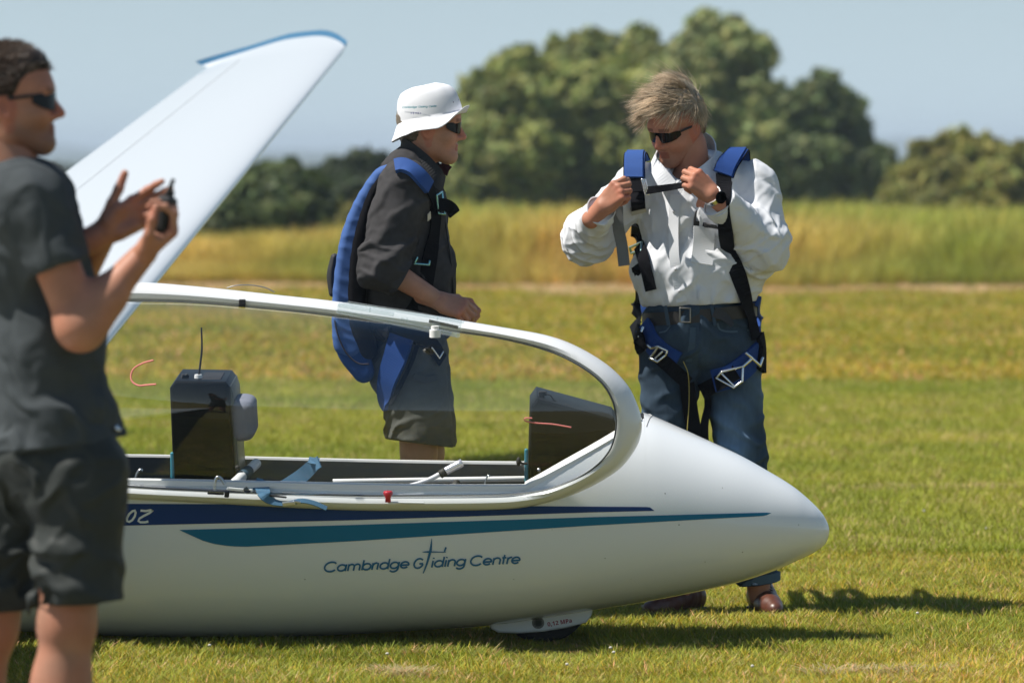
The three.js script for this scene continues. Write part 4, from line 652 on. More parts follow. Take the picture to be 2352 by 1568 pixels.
// creases in cloth: bands that run across a direction, broken up by noise
const crease = (x, y, z, d, freq, wob, sharp = 2) => { const u = (x * d[0] + y * d[1] + z * d[2]) * freq + wob * noise(x * 7, y * 7, z * 7) + 0.5 * wob * noise(x * 17, y * 17, z * 17); return Math.pow(0.5 + 0.5 * Math.sin(u * 6.283), sharp) - 0.35; };
const ridge = (x, y, z, f, p = 5) => Math.pow(1 - Math.min(1, 1.7 * Math.abs(noise(x * f, y * f, z * f) + 0.4 * noise(x * f * 2.1 + 3, y * f * 2.1, z * f * 2.1))), p);
const clothTone = (c, v = 0.14) => (x, y, z) => { const n = 1 + v * noise(x * 11, y * 11, z * 11) + v * 0.6 * noise(x * 60, y * 60, z * 60); return c.map((q) => q * n); };
const clothMat = (rough = 0.9) => new THREE.MeshPhysicalMaterial({ color: col(1, 1, 1), roughness: rough, vertexColors: true, specularIntensity: 0.18, side: THREE.DoubleSide });
const merged = (k, ...fs) => { const g = (x, y, z) => { let d = 9; for (const f of fs) { const e = f(x, y, z), h = Math.max(0, k - Math.abs(d - e)); d = Math.min(d, e) - h * h / (4 * k); } return d; }; g.lo = [0, 1, 2].map((a) => Math.min(...fs.map((f) => f.lo[a]))); g.hi = [0, 1, 2].map((a) => Math.max(...fs.map((f) => f.hi[a]))); return g; };
const cutField = (f, ...planes) => { const g = (x, y, z) => { let d = f(x, y, z); for (const q of planes) d = Math.max(d, q(x, y, z)); return d; }; g.lo = f.lo; g.hi = f.hi; return g; };
const plane = (p, n) => { n = n.clone().normalize(); const k = p.dot(n); return (x, y, z) => x * n.x + y * n.y + z * n.z - k; };       // keeps what lies behind the plane
const near = (p, r, q) => (x, y, z) => ((x - p.x) ** 2 + (y - p.y) ** 2 + (z - p.z) ** 2 < r * r ? q(x, y, z) : -1);
// dark wrap round sunglasses in the head's own frame
function shades(B, { lensMat, h = 0.021, drop = 0 }) {
  const pos = [], ix = [], n = 36, m = 6;
  for (const off of [0, 0.0022]) for (let i = 0; i <= n; i++) { const a = lerp(-1.13, 1.13, i / n), q = Math.abs(a) / 1.13, nosegap = Math.exp(-((a / 0.13) ** 2)); for (let j = 0; j <= m; j++) { const v = j / m; const top = 0.022 - 0.006 * q * q, bot = lerp(-0.5, 0.012, nosegap * 0.9) * (nosegap > 0.05 ? 1 : 1); const lo = lerp(0.02 - 2 * h * (1 - 0.5 * q ** 3), 0.012, nosegap); const y = lerp(lo, top, v) + drop; const R = 0.079 - off; pos.push(0.024 + (R + 0.001) * Math.cos(a) * 1.02, y, R * Math.sin(a)); } }
  const L = (n + 1) * (m + 1); for (let i = 0; i < n; i++) for (let j = 0; j < m; j++) { const a = i * (m + 1) + j, b = a + m + 1; ix.push(a, b, a + 1, a + 1, b, b + 1, L + a, L + a + 1, L + b, L + a + 1, L + b + 1, L + b); }
  const g = new THREE.BufferGeometry(); g.setAttribute('position', new THREE.Float32BufferAttribute(pos, 3)); g.setIndex(ix); g.computeVertexNormals();
  const arms = [1, -1].map((s) => barBox(V(0.058, 0.014 + drop, s * 0.0715), V(-0.022, 0.01 + drop, s * 0.0795), 0.0035, 0.008));
  return { lens: g.applyMatrix4(B.m), arms: arms.map((q) => q.applyMatrix4(B.m)) };
}
const lensMat = new THREE.MeshPhysicalMaterial({ color: col(0.004, 0.004, 0.005), roughness: 0.12, specularIntensity: 0.45, side: THREE.DoubleSide });
function wearShades(B, parent, o = {}) { const s = shades(B, o), m = mesh('sunglasses', s.arms, blackMat, parent); mesh('lens', s.lens, lensMat, m); return m; }
function hairStrands(list, seg = 6) { // list of {pts, r, c}
  const pos = [], cl = [], nor = [], ix = [];
  for (const { pts, r, c } of list) {
    const cv = new THREE.CatmullRomCurve3(pts), k0 = pos.length / 3;
    for (let i = 0; i <= seg; i++) { const t = i / seg, p = cv.getPoint(t), T = cv.getTangent(t), U = V(0.3, 0.9, 0.2).cross(T).normalize(), W = T.clone().cross(U), rad = r * (1 - 0.85 * t * t); for (let j = 0; j < 3; j++) { const a = j * 2.094, n = U.clone().multiplyScalar(Math.cos(a)).addScaledVector(W, Math.sin(a)); pos.push(p.x + n.x * rad, p.y + n.y * rad, p.z + n.z * rad); nor.push(n.x, n.y, n.z); const q = 0.75 + 0.35 * t; cl.push(c[0] * q, c[1] * q, c[2] * q); } }
    for (let i = 0; i < seg; i++) for (let j = 0; j < 3; j++) { const a = k0 + i * 3 + j, b = k0 + i * 3 + (j + 1) % 3; ix.push(a, b, a + 3, b, b + 3, a + 3); }
  }
  const g = new THREE.BufferGeometry(); g.setAttribute('position', new THREE.Float32BufferAttribute(pos, 3)); g.setAttribute('normal', new THREE.Float32BufferAttribute(nor, 3)); g.setAttribute('color', new THREE.Float32BufferAttribute(cl, 3)); g.setIndex(ix); return g;
}
const hairMat = new THREE.MeshPhysicalMaterial({ color: col(1, 1, 1), roughness: 0.45, vertexColors: true, specularIntensity: 0.5 });
// all geometry of a figure is made in the world and then hung under a group that stands at its feet
function person(label, foot) { const o = thing('person', label, 'person', [foot.x, 0, foot.z]); o.each = (name, list, mat, parent) => list.map((g) => o.put(name, g, mat, parent)); o.put = (name, geo, mat, parent) => { const g = Array.isArray(geo) ? mergeAll(geo) : geo; g.translate(-foot.x, 0, -foot.z); return mesh(name, g, mat, parent ?? o); }; return o; }
function worn(label, category, foot, name, group) { const o = thing(name, label, category, [foot.x, 0, foot.z], group); o.each = (n, list, mat, parent) => list.map((g) => o.put(n, g, mat, parent)); o.put = (n, geo, mat, parent) => { const g = Array.isArray(geo) ? mergeAll(geo) : geo; g.translate(-foot.x, 0, -foot.z); return mesh(n, g, mat, parent ?? o); }; return o; }
const web = phys([0.007, 0.007, 0.009], 0.85, { specularIntensity: 0.12 }), padBlue = phys([0.035, 0.085, 0.27], 0.75, { specularIntensity: 0.3 }), padDark = phys([0.02, 0.055, 0.2], 0.8, { specularIntensity: 0.2 }), chrome = std([0.75, 0.76, 0.77], 0.22, { metalness: 1 }), greyWeb = std([0.14, 0.145, 0.15], 0.85);
const frameBar = (list, r, closed = true) => { const out = []; for (let i = 0; i < list.length - (closed ? 0 : 1); i++) { const a = list[i], b = list[(i + 1) % list.length]; out.push(taper([a, b], [r, r], 2, 8), new THREE.SphereGeometry(r, 8, 6).translate(a.x, a.y, a.z)); } return mergeAll(out); };

// ================================================================== the man on the right, fastening his harness
{
  const D = 16.05, A = (x, y, dz = 0) => at(x, y, D + dz), foot = A(1650, 1400); foot.y = 0;
  const man = person('person in white shirt and jeans looking down, fastening a strap behind the nose', foot);
  const B = basis(A(1553, 292, -0.02), V(-0.64, -0.36, 0.68), V(0.03, 1, 0.05), 0.94), tone = [0.42, 0.19, 0.12];
  const shR = A(1464, 424), elR = A(1352, 545, -0.03), wrR = A(1380, 480, -0.25), shL = A(1736, 426), elL = A(1750, 562, -0.09), wrL = A(1640, 452, -0.27);
  const hR = A(1540, 800), kR = A(1535, 1040, -0.03), anR = A(1566, 1372, 0.0), hL = A(1672, 805), kL = A(1704, 1040, -0.04), anL = A(1745, 1366, -0.02);
  // body: one figure, most of it under the clothes
  const bf = join([cap(A(1560, 770), A(1650, 770), 0.1), cap(A(1605, 740), A(1603, 480), 0.115, 0.125), cap(A(1490, 430), A(1710, 430), 0.045), cap(A(1600, 430, 0.01), A(1582, 330, 0), 0.062, 0.058), cap(shR, elR, 0.05, 0.042), cap(elR, wrR, 0.042, 0.028), cap(shL, elL, 0.05, 0.042), cap(elL, wrL, 0.042, 0.028), cap(hR, kR, 0.08, 0.055), cap(kR, anR, 0.05, 0.038), cap(hL, kL, 0.08, 0.055), cap(kL, anL, 0.05, 0.038)], 0.03);
  const t = skinTone(tone);
  const BR = basis(wrR, V(0.62, 0.66, 0.25), V(-0.35, 0.3, 0.88)), BL = basis(wrL, V(-0.72, 0.66, 0.12), V(0.15, 0.3, 0.92));
  man.put('body', [meshField(bf, 0.01, { color: t }), headGeometry(B, tone, { stubble: 0.25, cell: 0.003 }),
    handGeometry(BR, -1, { tone, curl: [[48, 42, 18], [62, 72, 40], [68, 78, 42], [72, 82, 45]], thumb: [[0.024, -0.01, 0.026], [0.056, -0.03, 0.04], [0.084, -0.044, 0.032], [0.106, -0.05, 0.02]] }),
    handGeometry(BL, 1, { tone, curl: [[58, 62, 30], [55, 58, 30], [58, 62, 34], [62, 70, 40]], thumb: [[0.024, -0.01, 0.026], [0.054, -0.03, 0.04], [0.08, -0.046, 0.034], [0.1, -0.058, 0.024]] })], skinMat);
  // shirt
  const sfT = join([ell(A(1603, 500), 0.195, 0.17, 0.128), ell(A(1603, 440, 0.01), 0.185, 0.095, 0.1), cap(A(1480, 428, 0.01), A(1725, 428, 0.01), 0.064), cap(A(1600, 385, 0.03), A(1520, 412, 0.02), 0.052), cap(A(1600, 380, 0.03), A(1690, 408, 0.02), 0.055), ell(A(1606, 618, -0.005), 0.228, 0.135, 0.155), ell(A(1606, 680), 0.188, 0.08, 0.14)], 0.045), fRv = wrR.clone().sub(elR).normalize(), fLv = wrL.clone().sub(elL).normalize();
  const slR = cutField(join([cap(shR, elR, 0.074, 0.07), cap(elR, wrR, 0.07, 0.047), ell(elR, 0.075, 0.078, 0.075)], 0.045), plane(wrR.clone().addScaledVector(fRv, -0.012), fRv)), slL = cutField(join([cap(shL, elL, 0.078, 0.082), cap(elL, wrL, 0.079, 0.055), ell(elL, 0.076, 0.082, 0.078)], 0.045), plane(wrL.clone().addScaledVector(fLv, -0.03), fLv));
  const sf0 = merged(0.03, sfT, slR, slL);
  const aR = elR.clone().sub(shR).normalize().toArray(), fR = wrR.clone().sub(elR).normalize().toArray(), aL = elL.clone().sub(shL).normalize().toArray(), fL = wrL.clone().sub(elL).normalize().toArray(), dist = (x, y, z, p) => Math.hypot(x - p.x, y - p.y, z - p.z);
  const midX = A(1600, 500).x;
  const sfw = (x, y, z) => {
    const d = sf0(x, y, z); if (Math.abs(d) > 0.03) return d; let w = 0;
    const eR = Math.exp(-((dist(x, y, z, elR) / 0.15) ** 2)), eL = Math.exp(-((dist(x, y, z, elL) / 0.16) ** 2));
    w += eR * 0.012 * crease(x, y, z, [fR[0] + 0.3, fR[1], fR[2]], 19, 0.55, 3) + eL * 0.014 * crease(x, y, z, [0.45, 0.8, 0.3], 15, 0.6, 3) + (eR + eL) * 0.0045 * crease(x, y, z, [-0.4, 0.8, 0.4], 27, 0.9, 4);
    const tor = 1 - Math.max(eR, eL);
    w += 0.0045 * ridge(x * 1.2 + y * 0.5, y * 0.4 - x * 0.4, z, 7, 4) * (0.6 + Math.max(eR, eL));
    w += tor * (0.008 * crease(x, y, z, [x > midX ? 0.8 : -0.85, 0.42, 0.1], 8.5, 0.5, 3) + 0.003 * crease(x, y, z, [0.9, -0.25, 0.2], 15, 0.7, 3)) + 0.0012 * noise(x * 26, y * 26, z * 26);
    w += 0.006 * smooth(1.12, 1.02, y) * crease(x, y, z, [1, 0.15, 0], 15, 0.7, 2);
    return d - w;
  };
  sfw.lo = sf0.lo; sfw.hi = sf0.hi;
  const neckHole = cap(A(1598, 440, -0.03), A(1572, 300, -0.06), 0.062, 0.075), vee = cap(A(1556, 440, -0.17), A(1575, 365, -0.1), 0.012, 0.05);
  const hemN = V(0.055, -1, 0), sf = cutField(sfw, plane(A(1606, 698), hemN), (x, y, z) => -neckHole.f(x, y, z), (x, y, z) => -vee.f(x, y, z));
  const shirtTone = clothTone([0.66, 0.67, 0.7], 0.035), shirtMat = clothMat(0.9);
  const shirt = man.put('shirt', meshField(sf, 0.0056, { color: shirtTone }), shirtMat);
  const cl = std([0.68, 0.69, 0.72], 0.9, { side: THREE.DoubleSide }), axis = A(1590, 380, -0.01);
  const ring = [[1538, 430, -0.135], [1512, 392, -0.1], [1500, 366, -0.02], [1530, 336, 0.07], [1585, 322, 0.09], [1632, 334, 0.06], [1646, 362, -0.01], [1622, 394, -0.09], [1580, 424, -0.135]].map((q) => A(...q));
  man.put('collar', tape(ring, ring.map((p, i) => p.clone().sub(axis).setY(0).normalize().add(V(0, i > 2 && i < 7 ? 0.25 : 0.5, 0))), (u) => 0.045 + 0.02 * Math.sin(u * Math.PI) ** 2 + 0.012 * Math.cos(u * 6.283 * 2), 0.004, 60), cl, shirt);
  man.put('placket', strapOn(sfw, [[1553, 446], [1548, 510], [1551, 600], [1566, 692]], 15.4, 0.034, 0.003, 0.004, 50), cl, shirt);
  for (const [x, y] of [[1549, 486], [1548, 562], [1553, 618], [1562, 668]]) { const h = meet(sfw, x, y, 15.4, 0.005); man.put('button', new THREE.SphereGeometry(0.0052, 10, 8).translate(h.p.x, h.p.y, h.p.z), std([0.5, 0.5, 0.52], 0.4), shirt); }
  man.put('pocket', strapOn(sfw, [[1618, 520], [1616, 560], [1612, 606]], 15.4, 0.072, 0.002, 0.003, 24), cl, shirt);
  man.put('pocket_trim', strapOn(sfw, [[1594, 511], [1620, 516], [1650, 519]], 15.4, 0.016, 0.005, 0.004, 16), blackMat, shirt);
  man.put('pen', taper([meet(sfw, 1594, 522, 15.4, 0.008).p, meet(sfw, 1598, 496, 15.4, 0.009).p, meet(sfw, 1600, 484, 15.4, 0.008).p], [0.003, 0.004, 0.003], 8, 8), blackMat, shirt);
  man.each('cuff', [[wrR, fR, 0.046, -0.012], [wrL, fL, 0.053, -0.03]].map(([p, f, r, o]) => { const d = V(...f), U = V(0, 1, 0).addScaledVector(d, -d.y).normalize(), W = d.clone().cross(U), pts = [], ups = []; for (let i = 0; i <= 12; i++) { const a = i / 12 * 6.283, n = U.clone().multiplyScalar(Math.cos(a)).addScaledVector(W, Math.sin(a)); pts.push(p.clone().addScaledVector(d, o - 0.022).addScaledVector(n, r * (1 + 0.08 * Math.sin(3 * a)))); ups.push(n); } return tape(pts, ups, 0.055, 0.004, 40); }), cl, shirt);
  // jeans
  const jf0 = join([ell(A(1604, 770), 0.192, 0.12, 0.135), cap(A(1604, 710), A(1604, 760), 0.13), ell(A(1604, 715), 0.18, 0.06, 0.128), cap(hR, kR, 0.108, 0.08), cap(kR, anR, 0.078, 0.064), cap(hL, kL, 0.108, 0.08), cap(kL, anL, 0.078, 0.066)], 0.03);
  const jw = (x, y, z) => { const d = jf0(x, y, z); if (Math.abs(d) > 0.03) return d; const up = smooth(0.5, 0.85, y), kn = Math.exp(-(((y - 0.53) / 0.13) ** 2)), lo = smooth(0.3, 0.1, y); return d - up * 0.008 * crease(x, y, z, [x > A(1604, 800).x ? 0.5 : -0.5, 0.85, 0.1], 12, 0.6, 2.5) - kn * 0.007 * crease(x, y, z, [0.3, 1, 0], 16, 1) - lo * 0.009 * crease(x, y, z, [0.15, 1, 0.1], 17, 0.8) - 0.002 * noise(x * 30, y * 30, z * 30); };
  jw.lo = jf0.lo; jw.hi = jf0.hi;
  const jf = cutField(jw, plane(A(1604, 688), V(0, 1, 0)), near(anR, 0.2, plane(anR.clone().setY(0.095), V(0, -1, 0))), near(anL, 0.2, plane(anL.clone().setY(0.1), V(0.12, -1, 0))));
  const denim = (x, y, z) => { const n = 1 + 0.25 * noise(x * 9, y * 9, z * 9) + 0.15 * noise(x * 120, y * 30, z * 120), fade = 0.95 + 3.6 * smooth(-0.15, 0.6, noise(x * 6, y * 3.2, z * 6)) * smooth(0.95, 0.6, y); return [0.04 * n * fade, 0.062 * n * fade, 0.09 * n * fade]; };
  const jeans = man.put('jeans', meshField(jf, 0.007, { color: denim }), clothMat(0.92));
  man.each('jeans_hem', [[anR, 0.112], [anL, 0.118]].map(([p, y]) => { const pts = [], ups = []; for (let i = 0; i <= 12; i++) { const a = i / 12 * 6.283, n = V(Math.cos(a), 0, Math.sin(a)); pts.push(V(p.x, y + 0.01 * Math.cos(a), p.z).addScaledVector(n, 0.0675)); ups.push(n); } return tape(pts, ups, 0.028, 0.004, 40); }), std([0.06, 0.105, 0.15], 0.9), jeans);
  { const pts = [], ups = []; for (let i = 0; i <= 20; i++) { const a = i / 20 * 6.283, n = V(Math.cos(a), 0, Math.sin(a)); pts.push(A(1604 + 3, 722).add(V(Math.cos(a) * 0.187, Math.cos(a) * 0.016, Math.sin(a) * 0.134))); ups.push(n); }
    const belt = man.put('belt', tape(pts, ups, 0.042, 0.005, 80), std([0.02, 0.017, 0.015], 0.5), jeans); }
  { const fr = (x, y, dz) => A(x, y, -0.142 + dz); man.put('belt_buckle', frameBar([fr(1562, 707, 0), fr(1586, 708, 0), fr(1586, 740, 0), fr(1562, 739, 0)], 0.0028), std([0.25, 0.24, 0.22], 0.4, { metalness: 1 }), jeans);
    man.each('belt_loop', [[1530, 0.0], [1637, 0]].map(([x]) => barBox(A(x - 2, 702, -0.139), A(x + 6, 748, -0.142), 0.012, 0.004, V(0, 0, 1))), std([0.035, 0.06, 0.09], 0.9), jeans);
    man.put('belt_end', tape([A(1640, 716, -0.14), A(1665, 728, -0.135), A(1683, 747, -0.14)], [V(0.1, 0.2, 1)], (u) => 0.034 * (1 - 0.6 * u * u), 0.004, 12), std([0.02, 0.017, 0.015], 0.5), jeans);
    man.put('fly_seam', strapOn(jw, [[1592, 752], [1590, 790], [1582, 830]], 15.4, 0.02, 0.001, 0.003, 20), std([0.05, 0.085, 0.125], 0.9), jeans);
    man.each('pocket_seam', [strapOn(jw, [[1648, 742], [1655, 757], [1680, 762], [1720, 758]], 15.4, 0.006, 0.001, 0.002, 24), strapOn(jw, [[1540, 748], [1530, 760], [1515, 764]], 15.4, 0.005, 0.001, 0.002, 16)], std([0.07, 0.11, 0.15], 0.9), jeans); }
  // shoes
  const shoe = (p, d) => { const X = V(...d).normalize(), q = (f, y, s = 0) => p.clone().addScaledVector(X, f).setY(y).add(V(-X.z, 0, X.x).multiplyScalar(s)); const f0 = join([cap(q(-0.04, 0.045), q(0.02, 0.055), 0.038, 0.04), cap(q(0.02, 0.05), q(0.15, 0.032, 0.004), 0.04, 0.034), cap(q(0.1, 0.033), q(0.2, 0.027), 0.039, 0.027), cap(q(-0.03, 0.06), q(-0.02, 0.1), 0.037, 0.037)], 0.03);
    const f = (x, y, z) => f0(x, y, z) - 0.0008 * crease(x, y, z, [X.x, 0.2, X.z], 30, 0.9, 3); f.lo = f0.lo; f.hi = f0.hi;
    const cut = cutField(f, plane(V(0, 0.016, 0), V(0, -1, 0))), sole = cutField((x, y, z) => f0(x, Math.max(y, 0.03), z) - 0.006, plane(V(0, 0.018, 0), V(0, 1, 0)), plane(V(0, 0.0, 0), V(0, -1, 0))); sole.lo = f0.lo; sole.hi = f0.hi;
    const s = man.put('shoe', meshField(cut, 0.0045, { color: clothTone([0.095, 0.032, 0.018], 0.3) }), new THREE.MeshPhysicalMaterial({ color: col(1, 1, 1), vertexColors: true, roughness: 0.4 })); man.put('sole', meshField(sole, 0.005), blackMat, s);
    const lace = []; for (let i = 0; i < 4; i++) { const u = 0.045 + i * 0.02, y = 0.1 - i * 0.009; lace.push(taper([q(u, y - 0.004, -0.02), q(u + 0.004, y + 0.004, 0), q(u, y - 0.004, 0.02)], [0.002, 0.0024, 0.002], 8, 6)); } man.each('lace', lace, std([0.05, 0.02, 0.015], 0.7), s); };
  shoe(A(1578, 1390, 0.03), [-0.62, 0, 0.78]); shoe(A(1750, 1380, 0.05), [0.16, 0, 0.98]);
  // hair: grey blond, blown forward and up by the wind
  const keep = seed; seed = 4242; const hair = [], base = join([ell(V(-0.02, 0.05, 0), 0.108, 0.1, 0.084), ell(V(-0.06, -0.02, 0), 0.055, 0.07, 0.07), ell(V(0.035, 0.092, 0), 0.06, 0.045, 0.066)], 0.03);
  const bfh = (x, y, z) => Math.max(base(x, y, z) - 0.006 * noise(x * 60, y * 60, z * 60), 0.072 - y - Math.max(0, -x * 1.35) + Math.max(0, x - 0.05) * 0.35, -(y + 0.085)); bfh.lo = base.lo; bfh.hi = base.hi;
  const windL = V(-1, 0.12, 0.1).transformDirection(B.inv), fall = V(0, -1, 0).transformDirection(B.inv), skullP = (n) => V(-0.018 + n.x * 0.106, 0.045 + n.y * 0.102, n.z * 0.083), locks = [];
  for (let i = 0; i < 210; i++) { const h = rr(-0.7, 1), a = rr(0, 6.283), c = Math.sqrt(1 - h * h), n = V(c * Math.cos(a), h, c * Math.sin(a)); locks.push({ n, turn: rr(-0.6, 0.6), lift: rr(0.08, 0.36), len: rr(0.8, 1.2), k: rr(0.62, 1.2), gold: rr(0.95, 1.1) }); }
  for (let i = 0; i < 11000; i++) {
    const L = locks[Math.floor(rnd() * locks.length)], n = L.n.clone().add(V(rr(-1, 1), rr(-1, 1), rr(-1, 1)).multiplyScalar(0.17)).normalize(), p = skullP(n);
    const line = 0.08 + 0.25 * Math.max(0, p.x - 0.03) - Math.max(0, -p.x) * 1.45; if (p.y < line || p.y < -0.08) continue;
    const top = smooth(0.05, 0.125, p.y), fly = rnd() < 0.035, pts = [p]; let q = p.clone(), dir = V(0, 0, 0), len = lerp(0.05, 0.088, top) * L.len * (p.x > 0.02 ? 1.3 : 1) * (fly ? 1.25 : rr(0.8, 1.08));
    for (let s = 0; s < 4; s++) {
      const nn = V((q.x + 0.018) / 0.106, (q.y - 0.045) / 0.102, q.z / 0.083).normalize(), want = V(0, 0, 0).addScaledVector(windL, lerp(0.25, 0.9, top)).add(V(lerp(-0.55, 0.35, smooth(-0.06, 0.05, p.x)) * (1 - 0.4 * top), 0, 0)).addScaledVector(fall, lerp(0.8, 0.06 + 0.07 * s, top));
      want.applyAxisAngle(nn, L.turn); want.addScaledVector(nn, -want.dot(nn) * (s < 2 ? 0.9 : 0.45)).normalize().addScaledVector(nn, (L.lift * (s === 0 ? 2.2 : 1) + (fly ? 0.5 : 0)) * lerp(0.5, 1.1, top)).normalize();
      dir.multiplyScalar(0.45).addScaledVector(want, 0.55).normalize(); q = q.clone().addScaledVector(dir, len / 4); const e = Math.hypot((q.x + 0.018) / 0.11, (q.y - 0.045) / 0.106, q.z / 0.087); if (e < 1 && q.x < 0.07) q.sub(V(-0.018, 0.045, 0)).multiplyScalar(1.0 / e).add(V(-0.018, 0.045, 0)); pts.push(q);
    }
    const k = L.k * rr(0.8, 1.2); hair.push({ pts: pts.map((v) => v.clone().applyMatrix4(B.m)), r: fly ? 0.0005 : rr(0.0006, 0.0011), c: [0.56 * k * L.gold, 0.46 * k, 0.34 * k / L.gold] });
  }
  seed = keep;
  const hb = meshField(bfh, 0.005, { color: clothTone([0.24, 0.18, 0.12], 0.5) }).applyMatrix4(B.m);
  man.put('hair', [hb, hairStrands(hair)], hairMat);
  const gs = shades(B, { h: 0.019, drop: -0.003 }); const gm = man.put('sunglasses', gs.lens, lensMat); man.each('temple', gs.arms, blackMat, gm);
  // wristwatch
  { const d = V(...fL), c = wrL.clone().addScaledVector(d, 0.004), U = BL.Y.clone().addScaledVector(d, -BL.Y.dot(d)).normalize(), W = d.clone().cross(U), pts = [], ups = []; for (let i = 0; i <= 16; i++) { const a = i / 16 * 6.283, n = U.clone().multiplyScalar(Math.cos(a)).addScaledVector(W, Math.sin(a)); pts.push(c.clone().addScaledVector(n, 0.032)); ups.push(n); }
    const w = man.put('wristwatch', tape(pts, ups, 0.02, 0.004, 48), chrome); const face = new THREE.CylinderGeometry(0.0195, 0.0205, 0.009, 28).applyMatrix4(new THREE.Matrix4().makeBasis(W, U, d).setPosition(c.clone().addScaledVector(U, 0.036))); man.put('watch_case', face, chrome, w); man.put('dial', new THREE.CylinderGeometry(0.0155, 0.0155, 0.002, 28).applyMatrix4(new THREE.Matrix4().makeBasis(W, U, d).setPosition(c.clone().addScaledVector(U, 0.041))), phys([0.006, 0.01, 0.03], 0.15, { clearcoat: 1 }), w); }
  // parachute harness
  const both = (x, y, z) => Math.min(sfw(x, y, z), jw(x, y, z));
  const ch = worn('blue and black parachute harness worn by the person in the white shirt', 'parachute harness', foot, 'parachute_harness');
  const S = (l, w, lift, th, sg) => strapOn(both, l, 15.3, w, lift, th, sg);
  const padL = [A(1470, 372, 0.08), A(1462, 352, 0.03), A(1458, 357, -0.05), A(1457, 382, -0.095), A(1457, 408, -0.12)], padR = [A(1700, 372, 0.09), A(1697, 346, 0.03), A(1690, 352, -0.05), A(1672, 376, -0.095), A(1662, 400, -0.115)];
  const upP = [V(0, 0.4, -1), V(0, 1, -0.2), V(0, 1, 0.4), V(0, 0.55, 1), V(0, 0.3, 1)];
  for (const [pp, w, m] of [[padL, 0.066, padBlue], [padR, 0.066, padDark]]) { const pad = ch.put('shoulder_pad', [tape(pp, upP, w, 0.008, 36), tape(pp.map((q, i) => q.clone().addScaledVector(upP[i].clone().normalize(), 0.006)), upP, w * 0.82, 0.009, 36)], m); ch.put('pad_binding', tape(pp, upP, w + 0.006, 0.004, 36), web, pad); }
  ch.each('shoulder_strap', [tape([A(1457, 405, -0.117), A(1463, 440, -0.15)], [V(0, 0.3, 1)], 0.048, 0.005, 8), S([[1463, 436], [1466, 480], [1466, 530], [1464, 566], [1466, 620], [1466, 690], [1464, 730]], 0.047, 0.008, 0.004, 60)], web);
  ch.each('shoulder_strap', [tape([A(1662, 397, -0.113), A(1664, 430, -0.14)], [V(0, 0.3, 1)], 0.05, 0.005, 8), S([[1664, 424], [1666, 470], [1670, 530], [1676, 570], [1692, 620], [1708, 680], [1722, 735], [1732, 780]], 0.052, 0.01, 0.004, 60)], web);
  ch.put('strap_end', S([[1474, 566], [1484, 600], [1500, 664]], 0.045, 0.012, 0.004, 24), web);
  ch.put('strap_end', tape([A(1418, 474, -0.2), A(1420, 520, -0.19), A(1428, 560, -0.17), A(1434, 610, -0.165)], [V(-0.2, 0.2, 1), V(-0.3, 0, 1), V(0.2, 0, 1), V(0.1, 0.2, 1)], 0.038, 0.004, 30), greyWeb);
  ch.put('chest_strap', [tape([A(1480, 438, -0.17), A(1510, 434, -0.19), A(1545, 429, -0.2), A(1574, 424, -0.26)], [V(0, 0.2, 1)], (u) => 0.026 - 0.008 * u, 0.005, 20)], web);
  { const q = (x, y) => A(x, y, -0.175); ch.put('slide_buckle', [frameBar([q(1474, 412), q(1482, 412), q(1491, 446), q(1483, 447)], 0.0032), frameBar([q(1478, 412), q(1487, 447)], 0.003, false)], chrome); }
  ch.put('strap_tab', S([[1466, 472], [1466, 486]], 0.05, 0.014, 0.004, 6), std([0.45, 0.42, 0.34], 0.8));
  { const q = (x, y) => meet(both, x, y, 15.3, 0.014).p; ch.put('adjuster_buckle', frameBar([q(1449, 570), q(1452, 580), q(1480, 580), q(1483, 560)], 0.0045), std([0.3, 0.45, 0.45], 0.3, { metalness: 1 }));
    ch.put('adjuster_buckle', frameBar([q(1480, 766), q(1490, 802)], 0.004, false), chrome); }
  ch.each('hip_pad', [S([[1462, 742], [1472, 770], [1480, 800]], 0.05, 0.012, 0.012, 16), S([[1738, 770], [1744, 800], [1742, 850]], 0.055, 0.012, 0.014, 16)], web);
  ch.put('leg_pad', S([[1482, 748], [1500, 785], [1530, 815], [1556, 830]], 0.068, 0.008, 0.016, 24), padDark); ch.put('leg_pad', S([[1745, 800], [1715, 835], [1680, 862], [1642, 876]], 0.075, 0.008, 0.016, 24), padDark);
  ch.each('leg_strap', [S([[1506, 806], [1540, 840], [1575, 880]], 0.046, 0.018, 0.005, 20), S([[1690, 856], [1655, 880], [1622, 895]], 0.05, 0.018, 0.005, 20)], web);
  { const q = (x, y) => meet(both, x, y, 15.3, 0.03).p;
    ch.put('leg_buckle', [frameBar([q(1504, 826), q(1520, 790), q(1534, 797), q(1532, 812), q(1518, 834)], 0.0042), frameBar([q(1511, 830), q(1526, 796)], 0.004, false), frameBar([q(1520, 790), q(1506, 794), q(1497, 786)], 0.0045, false), frameBar([q(1484, 778), q(1494, 760)], 0.005, false)], chrome);
    ch.put('leg_buckle', [frameBar([q(1652, 868), q(1666, 848), q(1698, 848), q(1700, 872), q(1682, 892)], 0.0042), frameBar([q(1666, 852), q(1688, 888)], 0.004, false), frameBar([q(1698, 848), q(1718, 822)], 0.0055, false), frameBar([q(1706, 806), q(1718, 822), q(1732, 836), q(1736, 826)], 0.005, false)], chrome); }
